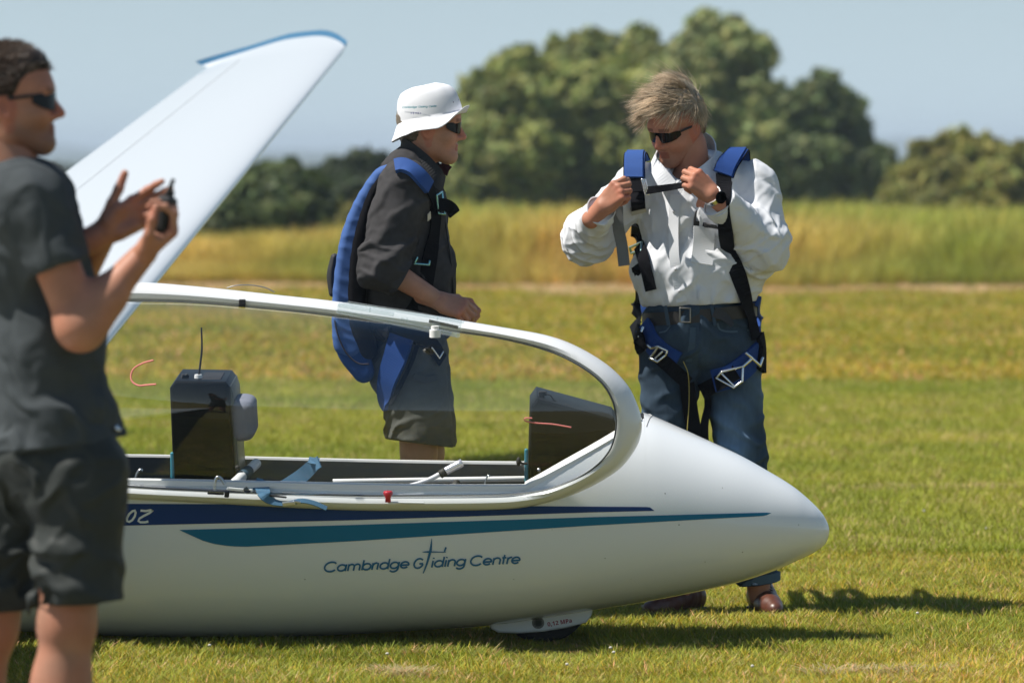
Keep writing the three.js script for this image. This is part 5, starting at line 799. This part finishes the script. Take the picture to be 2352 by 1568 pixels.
  ch.each('loose_strap', [tape([A(1578, 880, -0.12), A(1586, 940, -0.1), A(1594, 1000, -0.1), A(1590, 1080, -0.09)], [V(0.2, 0, 1)], 0.05, 0.004, 24), tape([A(1622, 890, -0.1), A(1626, 930, -0.08), A(1618, 980, -0.1), A(1620, 1040, -0.09)], [V(-0.4, 0, 1), V(0.5, 0, 1), V(0.3, 0, 1), V(0.6, 0, 1)], (u) => 0.02 + 0.012 * u, 0.003, 24)], web);
  ch.put('binding', taper([A(1570, 830, -0.16), A(1581, 860, -0.15), A(1583, 920, -0.125), A(1578, 1000, -0.12)], [0.0016, 0.0016, 0.0016], 24, 6), std([0.4, 0.33, 0.08], 0.7));
  { const pf = join([cap(A(1540, 480, 0.19), A(1660, 480, 0.19), 0.09), cap(A(1540, 700, 0.2), A(1670, 700, 0.2), 0.1), cap(A(1600, 480, 0.19), A(1600, 700, 0.2), 0.12)], 0.05); ch.put('back_pack', meshField(pf, 0.012), padDark);
    ch.put('side_panel', S([[1738, 690], [1742, 730], [1742, 790]], 0.035, 0.006, 0.012, 16), padDark); }
}

// ================================================================== the man in the white hat, standing in profile behind the cockpit
{
  const D = 15.86, A = (x, y, dz = 0) => at(x, y, D + dz), foot = A(955, 1420); foot.y = 0;
  const man = person('person in white bucket hat, charcoal jacket and shorts in profile behind the cockpit', foot), tone = [0.46, 0.23, 0.155];
  const B = basis(A(990, 292), V(1, -0.03, 0.06), V(-0.02, 1, 0), 0.93);
  const shN = A(928, 428, -0.17), elN = A(878, 612, -0.23), wrN = A(1002, 688, -0.19), shF = A(945, 428, 0.17), elF = A(905, 610, 0.24), wrF = A(1015, 692, 0.12);
  const hN = A(948, 800, -0.09), kN = A(962, 1040, -0.09), aN = A(945, 1380, -0.09), hF = A(955, 800, 0.09), kF = A(978, 1040, 0.1), aF = A(965, 1380, 0.1);
  const bf = join([cap(A(948, 770, -0.07), A(948, 770, 0.07), 0.1), cap(A(950, 740), A(940, 470), 0.11, 0.11), cap(A(935, 425, -0.14), A(945, 425, 0.14), 0.045), cap(A(942, 420), A(965, 330), 0.06, 0.057), cap(shN, elN, 0.048, 0.042), cap(elN, wrN, 0.043, 0.029), cap(shF, elF, 0.048, 0.042), cap(elF, wrF, 0.043, 0.029), cap(hN, kN, 0.085, 0.058), cap(kN, aN, 0.054, 0.036), ell(A(945, 1160, -0.09), 0.058, 0.1, 0.054), cap(hF, kF, 0.085, 0.058), cap(kF, aF, 0.054, 0.036), ell(A(962, 1160, 0.1), 0.058, 0.1, 0.054), cap(aN.clone().setY(0.04), A(1020, 1400, -0.1).setY(0.03), 0.035, 0.025), cap(aF.clone().setY(0.04), A(1040, 1400, 0.1).setY(0.03), 0.035, 0.025)], 0.025);
  man.put('body', [meshField(bf, 0.008, { color: skinTone(tone) }), headGeometry(B, tone, { stubble: 0.12, cell: 0.003 }), handGeometry(basis(wrN, V(0.9, -0.3, 0.12), V(0.2, 0.55, 0.8)), -1, { tone, curl: [[40, 45, 25], [45, 50, 28], [50, 52, 30], [52, 55, 30]] }), handGeometry(basis(wrF, V(0.85, -0.2, -0.3), V(0.3, 0.6, -0.7)), 1, { tone, cell: 0.004 })], skinMat);
  // jacket
  const jfT = join([ell(A(938, 500), 0.128, 0.19, 0.18), ell(A(950, 625), 0.14, 0.17, 0.175), ell(A(958, 720), 0.13, 0.12, 0.17), ell(A(890, 680), 0.1, 0.17, 0.165), cap(A(930, 430, -0.15), A(945, 430, 0.15), 0.07), cap(A(925, 392, -0.06), A(930, 392, 0.06), 0.07), cap(A(945, 410), A(958, 360), 0.078, 0.062), ], 0.035), sEnd = elN.clone().lerp(wrN, 0.32), fa = wrN.clone().sub(elN).normalize();
  const jf0 = merged(0.03, jfT, cutField(join([cap(shN, elN, 0.088, 0.08), cap(elN, elN.clone().lerp(wrN, 0.36), 0.08, 0.062)], 0.035), plane(sEnd, fa)), cutField(join([cap(shF, elF, 0.085, 0.078), cap(elF, wrF, 0.075, 0.05)], 0.035), plane(wrF, wrF.clone().sub(elF))));
  const ua = elN.clone().sub(shN).normalize();
  const jw = (x, y, z) => { const d = jf0(x, y, z); if (Math.abs(d) > 0.035) return d; const dx = x - shN.x, dy = y - shN.y, dz = z - shN.z, u = (dx * ua.x + dy * ua.y + dz * ua.z), q = Math.hypot(dx - u * ua.x, dy - u * ua.y, dz - u * ua.z), arm = smooth(0.13, 0.08, q) * smooth(-0.08, 0.02, u), low = smooth(0.12, 0.26, u);
    return d - arm * ((0.008 + 0.006 * low) * crease(x, y, z, [ua.x + 0.75, ua.y + 0.3, 0.2], 13, 0.5, 3) + 0.006 * low * crease(x, y, z, [ua.x - 0.1, ua.y, 0.3], 19, 0.6, 3)) - (1 - arm) * 0.006 * crease(x, y, z, [0.4, 0.85, 0.2], 10, 1, 2) - 0.002 * noise(x * 40, y * 40, z * 40); };
  jw.lo = jf0.lo; jw.hi = jf0.hi;
  const neck = cap(A(955, 440), A(985, 300), 0.058, 0.07), jf = cutField(jw, plane(A(955, 792), V(0.12, -1, 0)), (x, y, z) => -neck.f(x, y, z));
  const jTone = clothTone([0.052, 0.05, 0.052], 0.28), jacket = man.put('jacket', meshField(jf, 0.0062, { color: jTone }), clothMat(0.95));
  const dk = std([0.03, 0.03, 0.033], 0.95, { side: THREE.DoubleSide }), ax = A(968, 370), ring = [A(1018, 425, -0.05), A(1003, 408, -0.09), A(968, 372, -0.085), A(930, 342, -0.05), A(922, 334, 0), A(935, 342, 0.06), A(985, 380, 0.085), A(1018, 412, 0.05)];
  man.put('collar', tape(ring, ring.map((p) => p.clone().sub(ax).setY(0).normalize().add(V(0, 0.12, 0))), 0.062, 0.006, 60), dk, jacket);
  man.put('collar_lining', tape([A(1012, 398, 0.03), A(1020, 385, 0.04), A(1030, 378, 0.05)], [V(-0.4, 0.3, 1)], (u) => 0.05 * (1 - 0.4 * u), 0.004, 10), std([0.05, 0.008, 0.012], 0.9), jacket);
  man.put('zip', strapOn(jw, [[1019, 440], [1024, 520], [1036, 600], [1042, 680]], 15.3, 0.012, 0.002, 0.004, 40), blackMat, jacket);
  man.put('label_tag', strapOn(jw, [[978, 486], [979, 502]], 15.2, 0.017, 0.012, 0.002, 6), std([0.6, 0.57, 0.5], 0.8), jacket);
  man.put('cuff', (() => { const U = V(0, 0, 1).addScaledVector(fa, -fa.z).normalize(), W = fa.clone().cross(U), pts = [], ups = []; for (let i = 0; i <= 14; i++) { const a = i / 14 * 6.283, n = U.clone().multiplyScalar(Math.cos(a)).addScaledVector(W, Math.sin(a)); pts.push(sEnd.clone().addScaledVector(fa, -0.012).addScaledVector(n, 0.064 + 0.004 * Math.sin(4 * a))); ups.push(n); } return tape(pts, ups, 0.03, 0.006, 40); })(), std([0.045, 0.044, 0.046], 0.95), jacket);
  // shorts
  const sf0 = join([ell(A(940, 810), 0.125, 0.15, 0.165), ell(A(905, 850, -0.07), 0.085, 0.1, 0.09), ell(A(905, 850, 0.07), 0.085, 0.1, 0.09), cap(hN, A(962, 1000, -0.09), 0.105, 0.102), cap(hF, A(978, 1000, 0.1), 0.105, 0.1), cap(A(962, 960, -0.09), A(966, 1030, -0.09), 0.1, 0.104)], 0.03);
  const sw = (x, y, z) => { const d = sf0(x, y, z); if (Math.abs(d) > 0.03) return d; const b = smooth(A(975, 0).x, A(905, 0).x, x), lo = smooth(0.85, 0.6, y); return d - (0.003 + 0.006 * b * lo) * crease(x, y, z, [0.65, -0.75, 0.3], 17, 0.8, 2) - 0.004 * lo * crease(x, y, z, [1, 0.1, 0.6], 11, 0.8) - 0.002 * noise(x * 30, y * 30, z * 30); }; sw.lo = sf0.lo; sw.hi = sf0.hi;
  const hem = plane(A(968, 1018), V(-0.13, -1, 0.05)), sf = cutField(sw, hem, plane(A(950, 740), V(0, 1, 0)), (x, y, z) => -(cap(A(962, 960, -0.09), A(960, 1060, -0.09), 0.086, 0.096).f(x, y, z)), (x, y, z) => -(cap(A(978, 960, 0.1), A(978, 1060, 0.1), 0.084, 0.094).f(x, y, z)));
  const legIn = [cap(A(962, 985, -0.09), A(960, 1060, -0.09), 0.088, 0.098), cap(A(978, 985, 0.1), A(978, 1060, 0.1), 0.086, 0.094)], sfc = cutField(sw, hem, plane(A(950, 740), V(0, 1, 0)), (x, y, z) => -legIn[0].f(x, y, z), (x, y, z) => -legIn[1].f(x, y, z));
  const shorts = man.put('shorts', meshField(sfc, 0.0062, { color: clothTone([0.085, 0.088, 0.082], 0.15) }), clothMat(0.85));
  man.put('pocket_flap', strapOn(sw, [[950, 862], [975, 872], [1000, 866]], 15.3, 0.02, 0.006, 0.006, 14), std([0.055, 0.057, 0.055], 0.85), shorts);
  for (const [a, dz] of [[aN, -0.09], [aF, 0.1]]) { const q = (f, y, s = 0) => V(a.x + f, y, a.z + s), f0 = join([cap(q(-0.04, 0.045), q(0.02, 0.06), 0.043, 0.046), cap(q(0.02, 0.05), q(0.2, 0.034), 0.046, 0.037)], 0.03); man.put('shoe', meshField(cutField(f0, plane(V(0, 0.005, 0), V(0, -1, 0))), 0.006, { color: clothTone([0.3, 0.22, 0.15], 0.15) }), clothMat(0.8)); }
  // short grey hair below the hat
  const hf0 = join([ell(V(-0.03, 0.03, 0), 0.094, 0.09, 0.08), ell(V(-0.06, -0.03, 0), 0.05, 0.055, 0.064)], 0.02), hf = (x, y, z) => Math.max(hf0(x, y, z) - 0.003 * noise(x * 120, y * 120, z * 120), x + 0.036 + Math.max(0, y) * 0.1, -(y + 0.07)); hf.lo = hf0.lo; hf.hi = hf0.hi;
  man.put('hair', meshField(hf, 0.004, { color: clothTone([0.16, 0.13, 0.1], 0.5) }).applyMatrix4(B.m), hairMat);
  const gs = shades(B, { h: 0.02, drop: -0.001 }), gm = man.put('sunglasses', gs.lens, lensMat); man.each('temple', gs.arms, blackMat, gm);
  { // bucket hat
    const H = basis(A(988, 258), V(1, 0.2, 0.03), V(-0.2, 1, 0.02)), pos = [], ix = [], n = 72, prof = [[0.0, 0.095], [0.35, 0.093], [0.58, 0.088], [0.75, 0.078], [0.87, 0.061], [0.94, 0.04], [0.985, 0.014], [1.0, -0.006], [1.0, -0.012], [1.1, -0.024], [1.2, -0.036], [1.3, -0.048], [1.31, -0.05], [1.29, -0.052], [1.1, -0.03], [0.98, -0.014]];
    for (let i = 0; i <= n; i++) { const a = i / n * 6.283, c = Math.cos(a), s = Math.sin(a); prof.forEach(([r, y], j) => { const brim = smooth(1.0, 1.3, r), f = smooth(0.1, 0.95, c), wob = 1 + 0.012 * Math.sin(5 * a) * (j > 8 ? 1 : 0.3); let yy = y + brim * (0.026 * f + 0.004 * Math.sin(3 * a + 1) - 0.016 * smooth(-0.2, -1, c)) + f * 0.016 * Math.max(0, r - 1.17) / 0.13, rr2 = r * (1 - 0.06 * f * brim * smooth(1.2, 1.3, r)) * wob;
      const dent = j < 6 ? 0.006 * noise(c * 2.4 * r, s * 2.4 * r, 4) - 0.004 * (1 - r) : 0.0025 * noise(c * 4, s * 4, y * 60); pos.push(rr2 * c * 0.107 - 0.002, yy + dent, rr2 * s * 0.092); }); }
    const P = prof.length; for (let i = 0; i < n; i++) for (let j = 0; j < P - 1; j++) { const a = i * P + j, b = a + P; ix.push(a, a + 1, b, a + 1, b + 1, b); }
    const g = new THREE.BufferGeometry(); g.setAttribute('position', new THREE.Float32BufferAttribute(pos, 3)); g.setIndex(ix); g.computeVertexNormals();
    const hat = man.put('bucket_hat', g.applyMatrix4(H.m), std([0.74, 0.74, 0.77], 0.95, { side: THREE.DoubleSide }));
    // print on its side: club name, small
    const side = (u, v) => { const a = -1.571 + (u - 8) / 0.098 * 0.001 * 0, x = (u - 985) / 706; const y = (258 - v) / 706 + 0.0 * a; const cx = clamp((x * 0.98 + y * 0.19) / 0.105, -0.95, 0.95); return V(cx * 0.107 - 0.002, y - cx * 0.021, Math.sqrt(1 - cx * cx) * 0.0925 + 0.0025).applyMatrix4(H.m); };
    const s2 = (u, v) => { const p = side(u, v); return p; };
    man.put('hat_lettering', strokes([...word('Cambrıdge', 925, 247, 959, 246, 3.1), ...word('Gliding'.replace('l', 'ı'), 962, 246, 983, 245, 3.1), ...word('Centre', 986, 245, 1003, 244, 3.1)], s2, 1.0), std([0.1, 0.36, 0.42], 0.8), hat);
    man.put('hat_lettering', strokes([[[946, 257], [946, 261]], [[951, 256], [951, 261]], [[955, 258], [959, 258]], [[962, 256], [962, 260]], [[967, 257], [968, 260]]], s2, 1.4), std([0.15, 0.13, 0.35], 0.8), hat);
    man.each('eyelet', [[1040, 233], [1060, 228]].map(([u, v]) => { const p = A(u, v, 0); const x = (u - 985) / 706, cx = clamp((x * 0.98 + (258 - v) / 706 * 0.19) / 0.102, -0.97, 0.97); const q = V(cx * 0.101, (258 - v) / 706 - cx * 0.021, Math.sqrt(1 - cx * cx) * 0.09).applyMatrix4(H.m); return new THREE.SphereGeometry(0.0024, 8, 6).translate(q.x, q.y, q.z); }), std([0.12, 0.12, 0.18], 0.5), hat);
  }
  // parachute on his back
  const body2 = (x, y, z) => Math.min(jw(x, y, z), sw(x, y, z));
  const ch = worn('blue parachute pack on the back of the person in the white hat', 'parachute pack', foot, 'parachute_pack');
  function slab(list, hz, r0) { const cv = new THREE.CatmullRomCurve3(list.map(([x, y, r]) => { const q = A(x, y); q.z = r; return q; })), P = cv.getPoints(list.length * 4).map((q) => ({ p: q, r: q.z })); const zc = -D; const f = (x, y, z) => { let d = 9; for (let i = 0; i < P.length - 1; i++) { const a = P[i].p, b = P[i + 1].p, dx = b.x - a.x, dy = b.y - a.y, L = dx * dx + dy * dy; let t = ((x - a.x) * dx + (y - a.y) * dy) / L; t = clamp(t, 0, 1); const e = Math.hypot(x - a.x - t * dx, y - a.y - t * dy) - lerp(P[i].r, P[i + 1].r, t); d = Math.min(d, e); } const w = Math.abs(z - zc) - hz, k = 0.022, a = d + k, b = w + k; return Math.min(Math.max(a, b), 0) + Math.hypot(Math.max(a, 0), Math.max(b, 0)) - k; };
    f.lo = [Math.min(...P.map((q) => q.p.x - q.r)), Math.min(...P.map((q) => q.p.y - q.r)), zc - hz]; f.hi = [Math.max(...P.map((q) => q.p.x + q.r)), Math.max(...P.map((q) => q.p.y + q.r)), zc + hz]; return f; }
  const wr = (f, amp, d, fr) => { const g = (x, y, z) => { const q = f(x, y, z); return Math.abs(q) > 0.03 ? q : q - amp * crease(x, y, z, d, fr, 0.8, 2); }; g.lo = f.lo; g.hi = f.hi; return g; };
  ch.put('pack', meshField(wr(slab([[902, 386, 0.016], [880, 398, 0.022], [850, 440, 0.026], [824, 495, 0.03], [806, 560, 0.034], [797, 640, 0.038], [796, 720, 0.044], [806, 780, 0.055]], 0.165), 0.0018, [0.25, 1, 0.1], 22), 0.0065, { color: clothTone([0.06, 0.12, 0.31], 0.14) }), clothMat(0.7));
  ch.put('lower_pouch', meshField(wr(slab([[796, 745, 0.042], [812, 800, 0.05], [838, 850, 0.035]], 0.16), 0.0015, [0.3, 1, 0.1], 16), 0.0065, { color: clothTone([0.02, 0.06, 0.2], 0.15) }), clothMat(0.75));
  ch.put('back_pad', meshField(slab([[893, 392, 0.014], [862, 440, 0.02], [842, 500, 0.024], [828, 570, 0.028], [822, 650, 0.03], [828, 740, 0.034], [850, 800, 0.03]], 0.175), 0.008), web);
  ch.put('ripcord_housing', meshField(slab([[768, 590, 0.012], [762, 630, 0.016], [765, 672, 0.014]], 0.05), 0.006), blackMat);
  ch.put('piping', taper([[768, 735], [776, 770], [795, 810], [822, 834], [848, 836]].map(([x, y]) => A(x, y, -0.166)), [0.003, 0.003, 0.003], 24, 6), std([0.03, 0.02, 0.025], 0.8));
  const S = (l, w, lift, th, sg) => strapOn(body2, l, 15.2, w, lift, th, sg);
  ch.put('shoulder_pad', S([[908, 386], [924, 383], [945, 393], [965, 411], [980, 430]], 0.05, 0.01, 0.016, 36), padBlue);
  ch.put('shoulder_strap', S([[980, 428], [990, 450], [996, 480], [994, 530], [984, 600], [968, 680], [930, 740], [890, 772]], 0.05, 0.008, 0.005, 70), web);
  ch.put('strap_end', tape([A(1000, 472, -0.15), A(1020, 470, -0.13), A(1036, 478, -0.11), A(1044, 492, -0.1)], [V(0.2, 0.3, 1)], 0.042, 0.005, 16), web);
  { const q = (x, y, l = 0.018) => meet(body2, x, y, 15.2, l).p; ch.put('adjuster_buckle', [frameBar([q(990, 446), q(1005, 446), q(1011, 490), q(996, 490)], 0.004)], std([0.25, 0.5, 0.55], 0.25, { metalness: 1 })); ch.put('adjuster_buckle', frameBar([q(948, 586), q(950, 606), q(980, 610), q(982, 600)], 0.0045, false), std([0.25, 0.5, 0.5], 0.25, { metalness: 1 }));
    ch.put('leg_buckle', [frameBar([q(843, 774, 0.03), q(859, 762, 0.03), q(874, 796, 0.03), q(858, 806, 0.03)], 0.004), frameBar([q(851, 768, 0.03), q(866, 802, 0.03)], 0.004, false)], chrome); ch.put('leg_buckle', frameBar([q(986, 800), q(1000, 822), q(1008, 806)], 0.0035, false), chrome); }
  ch.put('hip_strap', S([[850, 790], [870, 770], [900, 758], [945, 772], [985, 790], [1010, 828]], 0.05, 0.012, 0.005, 40), web);
  ch.put('leg_pad', S([[925, 776], [912, 820], [895, 870], [888, 915], [892, 945]], (u) => 0.085 * (1 - 0.75 * u ** 2.2), 0.012, 0.014, 40), padDark);
  ch.put('leg_strap', S([[958, 790], [944, 830], [925, 880], [905, 930]], 0.014, 0.014, 0.006, 30), web);
}

// ================================================================== the man in front at the left, out of focus, holding a radio
{
  const D = 10.77, A = (x, y, dz = 0) => at(x, y, D + dz), foot = A(120, 1900); foot.y = 0;
  const man = person('person in grey T-shirt and dark shorts at the left edge, nearest to us', foot), tone = [0.4, 0.185, 0.12];
  const B = basis(A(28, 240), V(1, 0.08, 0.04), V(-0.09, 1, 0), 0.92);
  const shN = A(72, 462, -0.17), elN = A(184, 748, -0.19), wrN = A(323, 590, -0.16), shF = A(85, 455, 0.17), elF = A(160, 660, 0.14), wrF = A(240, 532, 0.0);
  const hN = A(175, 1090, -0.08), kN = A(152, 1430, -0.08), aN = A(150, 1850, -0.08), hF = A(40, 1090, 0.08), kF = A(-25, 1440, 0.1), aF = A(-90, 1850, 0.12);
  const bf = join([cap(A(115, 1050, -0.07), A(115, 1050, 0.07), 0.085), cap(A(115, 960), A(55, 560), 0.09, 0.1), cap(A(60, 450, -0.14), A(60, 450, 0.14), 0.045), cap(A(42, 430), A(5, 320), 0.066, 0.058), cap(shN, elN, 0.054, 0.047), cap(elN, elN.clone().lerp(wrN, 0.4), 0.05, 0.043), cap(elN, wrN, 0.046, 0.029), cap(shF, elF, 0.052, 0.045), cap(elF, wrF, 0.045, 0.029), cap(hN, kN, 0.07, 0.063), cap(kN, aN, 0.058, 0.04), ell(A(135, 1590, -0.08), 0.066, 0.11, 0.06), cap(hF, kF, 0.07, 0.062), cap(kF, aF, 0.056, 0.04), ell(A(-60, 1590, 0.11), 0.062, 0.1, 0.058), cap(aN.clone().setY(0.045), aN.clone().setY(0.03).add(V(0.16, 0, 0)), 0.04, 0.03), cap(aF.clone().setY(0.045), aF.clone().setY(0.03).add(V(0.16, 0, 0)), 0.04, 0.03)], 0.03);
  const BN = basis(wrN, V(0.72, 0.68, 0), V(0.65, -0.7, -0.3)), BF = basis(wrF, V(0.85, 0.52, -0.1), V(-0.1, 0.1, -0.98));
  man.put('body', [meshField(bf, 0.008, { color: skinTone(tone) }), headGeometry(B, tone, { stubble: 0.75 }),
    handGeometry(BN, -1, { tone, curl: [[42, 55, 35], [46, 58, 35], [50, 60, 38], [55, 62, 40]], thumb: [[0.022, -0.015, 0.028], [0.05, -0.036, 0.042], [0.076, -0.054, 0.04], [0.1, -0.066, 0.032]] }),
    handGeometry(BF, 1, { tone, curl: [[16, 18, 10], [20, 20, 12], [24, 22, 12], [28, 24, 14]], thumb: [[0.02, -0.006, 0.028], [0.046, -0.006, 0.047], [0.075, -0.005, 0.066], [0.104, -0.004, 0.088]] })], skinMat);
  // T-shirt
  const sEnd = shN.clone().lerp(elN, 0.52), ua = elN.clone().sub(shN).normalize(), sEndF = shF.clone().lerp(elF, 0.5), uf = elF.clone().sub(shF).normalize();
  const tfT = join([ell(A(58, 560), 0.125, 0.19, 0.19), ell(A(110, 800), 0.128, 0.24, 0.178), ell(A(128, 960), 0.14, 0.12, 0.182), cap(A(55, 460, -0.15), A(62, 460, 0.15), 0.075), cap(A(22, 448, -0.07), A(28, 448, 0.07), 0.07), ell(A(128, 1035), 0.152, 0.07, 0.19)], 0.04);
  const tf0 = merged(0.035, tfT, cutField(join([cap(shN, sEnd.clone().addScaledVector(ua, 0.05), 0.082, 0.064)], 0.03), plane(sEnd, ua)), cutField(join([cap(shF, sEndF.clone().addScaledVector(uf, 0.05), 0.08, 0.064)], 0.03), plane(sEndF, uf)));
  const tw = (x, y, z) => { const d = tf0(x, y, z); if (Math.abs(d) > 0.03) return d; const lo = smooth(1.15, 0.9, y), sl = Math.exp(-((Math.hypot(x - shN.x, y - shN.y + 0.06, z - shN.z) / 0.16) ** 2)); return d - lo * 0.012 * crease(x, y, z, [0.55, 0.82, 0.1], 8, 0.6, 3) - 0.005 * sl * crease(x, y, z, [0.9, 0.3, 0.3], 16, 0.7) - 0.004 * crease(x, y, z, [0.4, 0.8, 0.2], 7, 1.1) - 0.008 * ridge(x * 0.7 + y * 0.6, y * 0.5, z, 6, 4) - 0.002 * noise(x * 24, y * 24, z * 24); }; tw.lo = tf0.lo; tw.hi = tf0.hi;
  const neck = cap(A(38, 470), A(5, 330), 0.068, 0.08);
  const tf = cutField(tw, plane(A(130, 1022), V(0.12, -1, 0)), (x, y, z) => -neck.f(x, y, z));
  const shirt = man.put('t_shirt', meshField(tf, 0.007, { color: clothTone([0.058, 0.066, 0.071], 0.12) }), clothMat(0.92));
  // shorts
  const sf0 = join([ell(A(120, 1050), 0.148, 0.13, 0.175), cap(hN, A(180, 1400, -0.08), 0.1, 0.1), cap(hF, A(-28, 1420, 0.1), 0.105, 0.102), ell(A(190, 1120, -0.08), 0.098, 0.14, 0.095)], 0.035);
  const sw = (x, y, z) => { const d = sf0(x, y, z); if (Math.abs(d) > 0.03) return d; const back = smooth(A(250, 0).x, A(120, 0).x, x); return d - (0.003 + 0.014 * back) * crease(x, y, z, [0.45, 0.8, 0.25], 10, 0.8, 3) - 0.006 * back * crease(x, y, z, [-0.5, 0.8, 0.3], 13, 0.7, 3) - 0.005 * crease(x, y, z, [0.8, -0.5, 0.2], 8, 0.9) - 0.002 * noise(x * 30, y * 30, z * 30); }; sw.lo = sf0.lo; sw.hi = sf0.hi;
  const i1 = cap(A(180, 1330, -0.08), A(178, 1450, -0.08), 0.086, 0.094), i2 = cap(A(-20, 1340, 0.1), A(-32, 1460, 0.1), 0.086, 0.094), mid = A(78, 0).x;
  const sf = cutField(sw, (x, y, z) => x > mid ? plane(A(180, 1376), V(0.05, -1, 0))(x, y, z) : plane(A(0, 1408), V(0.05, -1, 0))(x, y, z), plane(A(110, 985), V(0, 1, 0)), (x, y, z) => -i1.f(x, y, z), (x, y, z) => -i2.f(x, y, z));
  const shorts = man.put('shorts', meshField(sf, 0.0068, { color: clothTone([0.04, 0.044, 0.042], 0.14) }), clothMat(0.55));
  man.put('key_fob', taper([A(262, 980, -0.05), A(274, 990, -0.05)], [0.007, 0.006], 4, 12), chrome, shorts);
  for (const a of [aN, aF]) { const q = (f, y) => V(a.x + f, y, a.z), f0 = join([cap(q(-0.05, 0.05), q(0.03, 0.07), 0.048, 0.05), cap(q(0.03, 0.055), q(0.21, 0.038), 0.05, 0.04)], 0.03); man.put('shoe', meshField(cutField(f0, plane(V(0, 0.005, 0), V(0, -1, 0))), 0.008, { color: clothTone([0.08, 0.08, 0.09], 0.2) }), clothMat(0.8)); }
  // short dark hair
  const hf0 = join([ell(V(-0.02, 0.052, 0), 0.108, 0.1, 0.083), ell(V(-0.06, -0.01, 0), 0.052, 0.075, 0.068), ell(V(0.05, 0.098, 0), 0.042, 0.032, 0.06)], 0.025);
  const hf = (x, y, z) => Math.max(hf0(x, y, z) - 0.0015 * noise(x * 25, y * 40, z * 40) - 0.0008 * noise(x * 60, y * 130, z * 130), 0.07 - y - 1.5 * Math.max(0, 0.035 - x) - 0.02 * smooth(0.06, 0.02, x), x < -0.04 ? -(y + 0.075) : -(y + 0.03)); hf.lo = hf0.lo; hf.hi = hf0.hi;
  const keep = seed; seed = 77; const st = []; for (let i = 0; i < 4500; i++) { const a = rr(0, 6.283), h = rr(-0.3, 1), c = Math.sqrt(1 - h * h), n = V(c * Math.cos(a), h, c * Math.sin(a)), p = V(-0.02 + n.x * 0.106, 0.052 + n.y * 0.098, n.z * 0.082); if (p.y < 0.075 - 1.5 * Math.max(0, 0.035 - p.x)) continue; const q = p.clone().addScaledVector(n, rr(0.004, 0.011)).add(V(rr(0.004, 0.02), rr(-0.004, 0.006), rr(-0.005, 0.005))); const k = rr(0.6, 1.5); st.push({ pts: [p, p.clone().lerp(q, 0.5), q].map((v) => v.applyMatrix4(B.m)), r: 0.0013, c: [0.05 * k, 0.03 * k, 0.02 * k] }); } seed = keep;
  man.put('hair', [meshField(hf, 0.0045, { color: clothTone([0.026, 0.018, 0.013], 0.5) }).applyMatrix4(B.m), hairStrands(st, 3)], hairMat);
  const gs = shades(B, { h: 0.0225, drop: 0.002 }), gm = man.put('sunglasses', gs.lens, lensMat); man.each('temple', gs.arms, blackMat, gm);
  // two way radio
  const rc = A(376, 492, -0.17), up = V(0.24, 0.97, 0), o = thing('two_way_radio', 'small black two way radio held in the hands of the person in the T-shirt', 'radio', rc.toArray()), fr = basis(V(0, 0, 0), V(0.9, -0.22, 0.25), up);
  mesh('radio_body', new RoundedBoxGeometry(0.036, 0.082, 0.056, 4, 0.012).applyMatrix4(fr.m), blackMat, o);
  mesh('antenna', taper([fr.p(0.0, 0.04, 0.012), fr.p(0.003, 0.06, 0.012), fr.p(0.006, 0.08, 0.012)], [0.0062, 0.0055, 0.0045], 8, 10), blackMat, o);
  mesh('channel_knob', taper([fr.p(0.0, 0.04, -0.014), fr.p(0, 0.054, -0.014)], [0.007, 0.0065], 3, 12), blackMat, o);
  mesh('push_button', new THREE.SphereGeometry(0.006, 10, 8).scale(1, 1.4, 0.7).translate(...fr.p(0.017, -0.02, 0.0).toArray()), std([0.12, 0.14, 0.08], 0.5), o);
}
renderer.render(scene, camera);
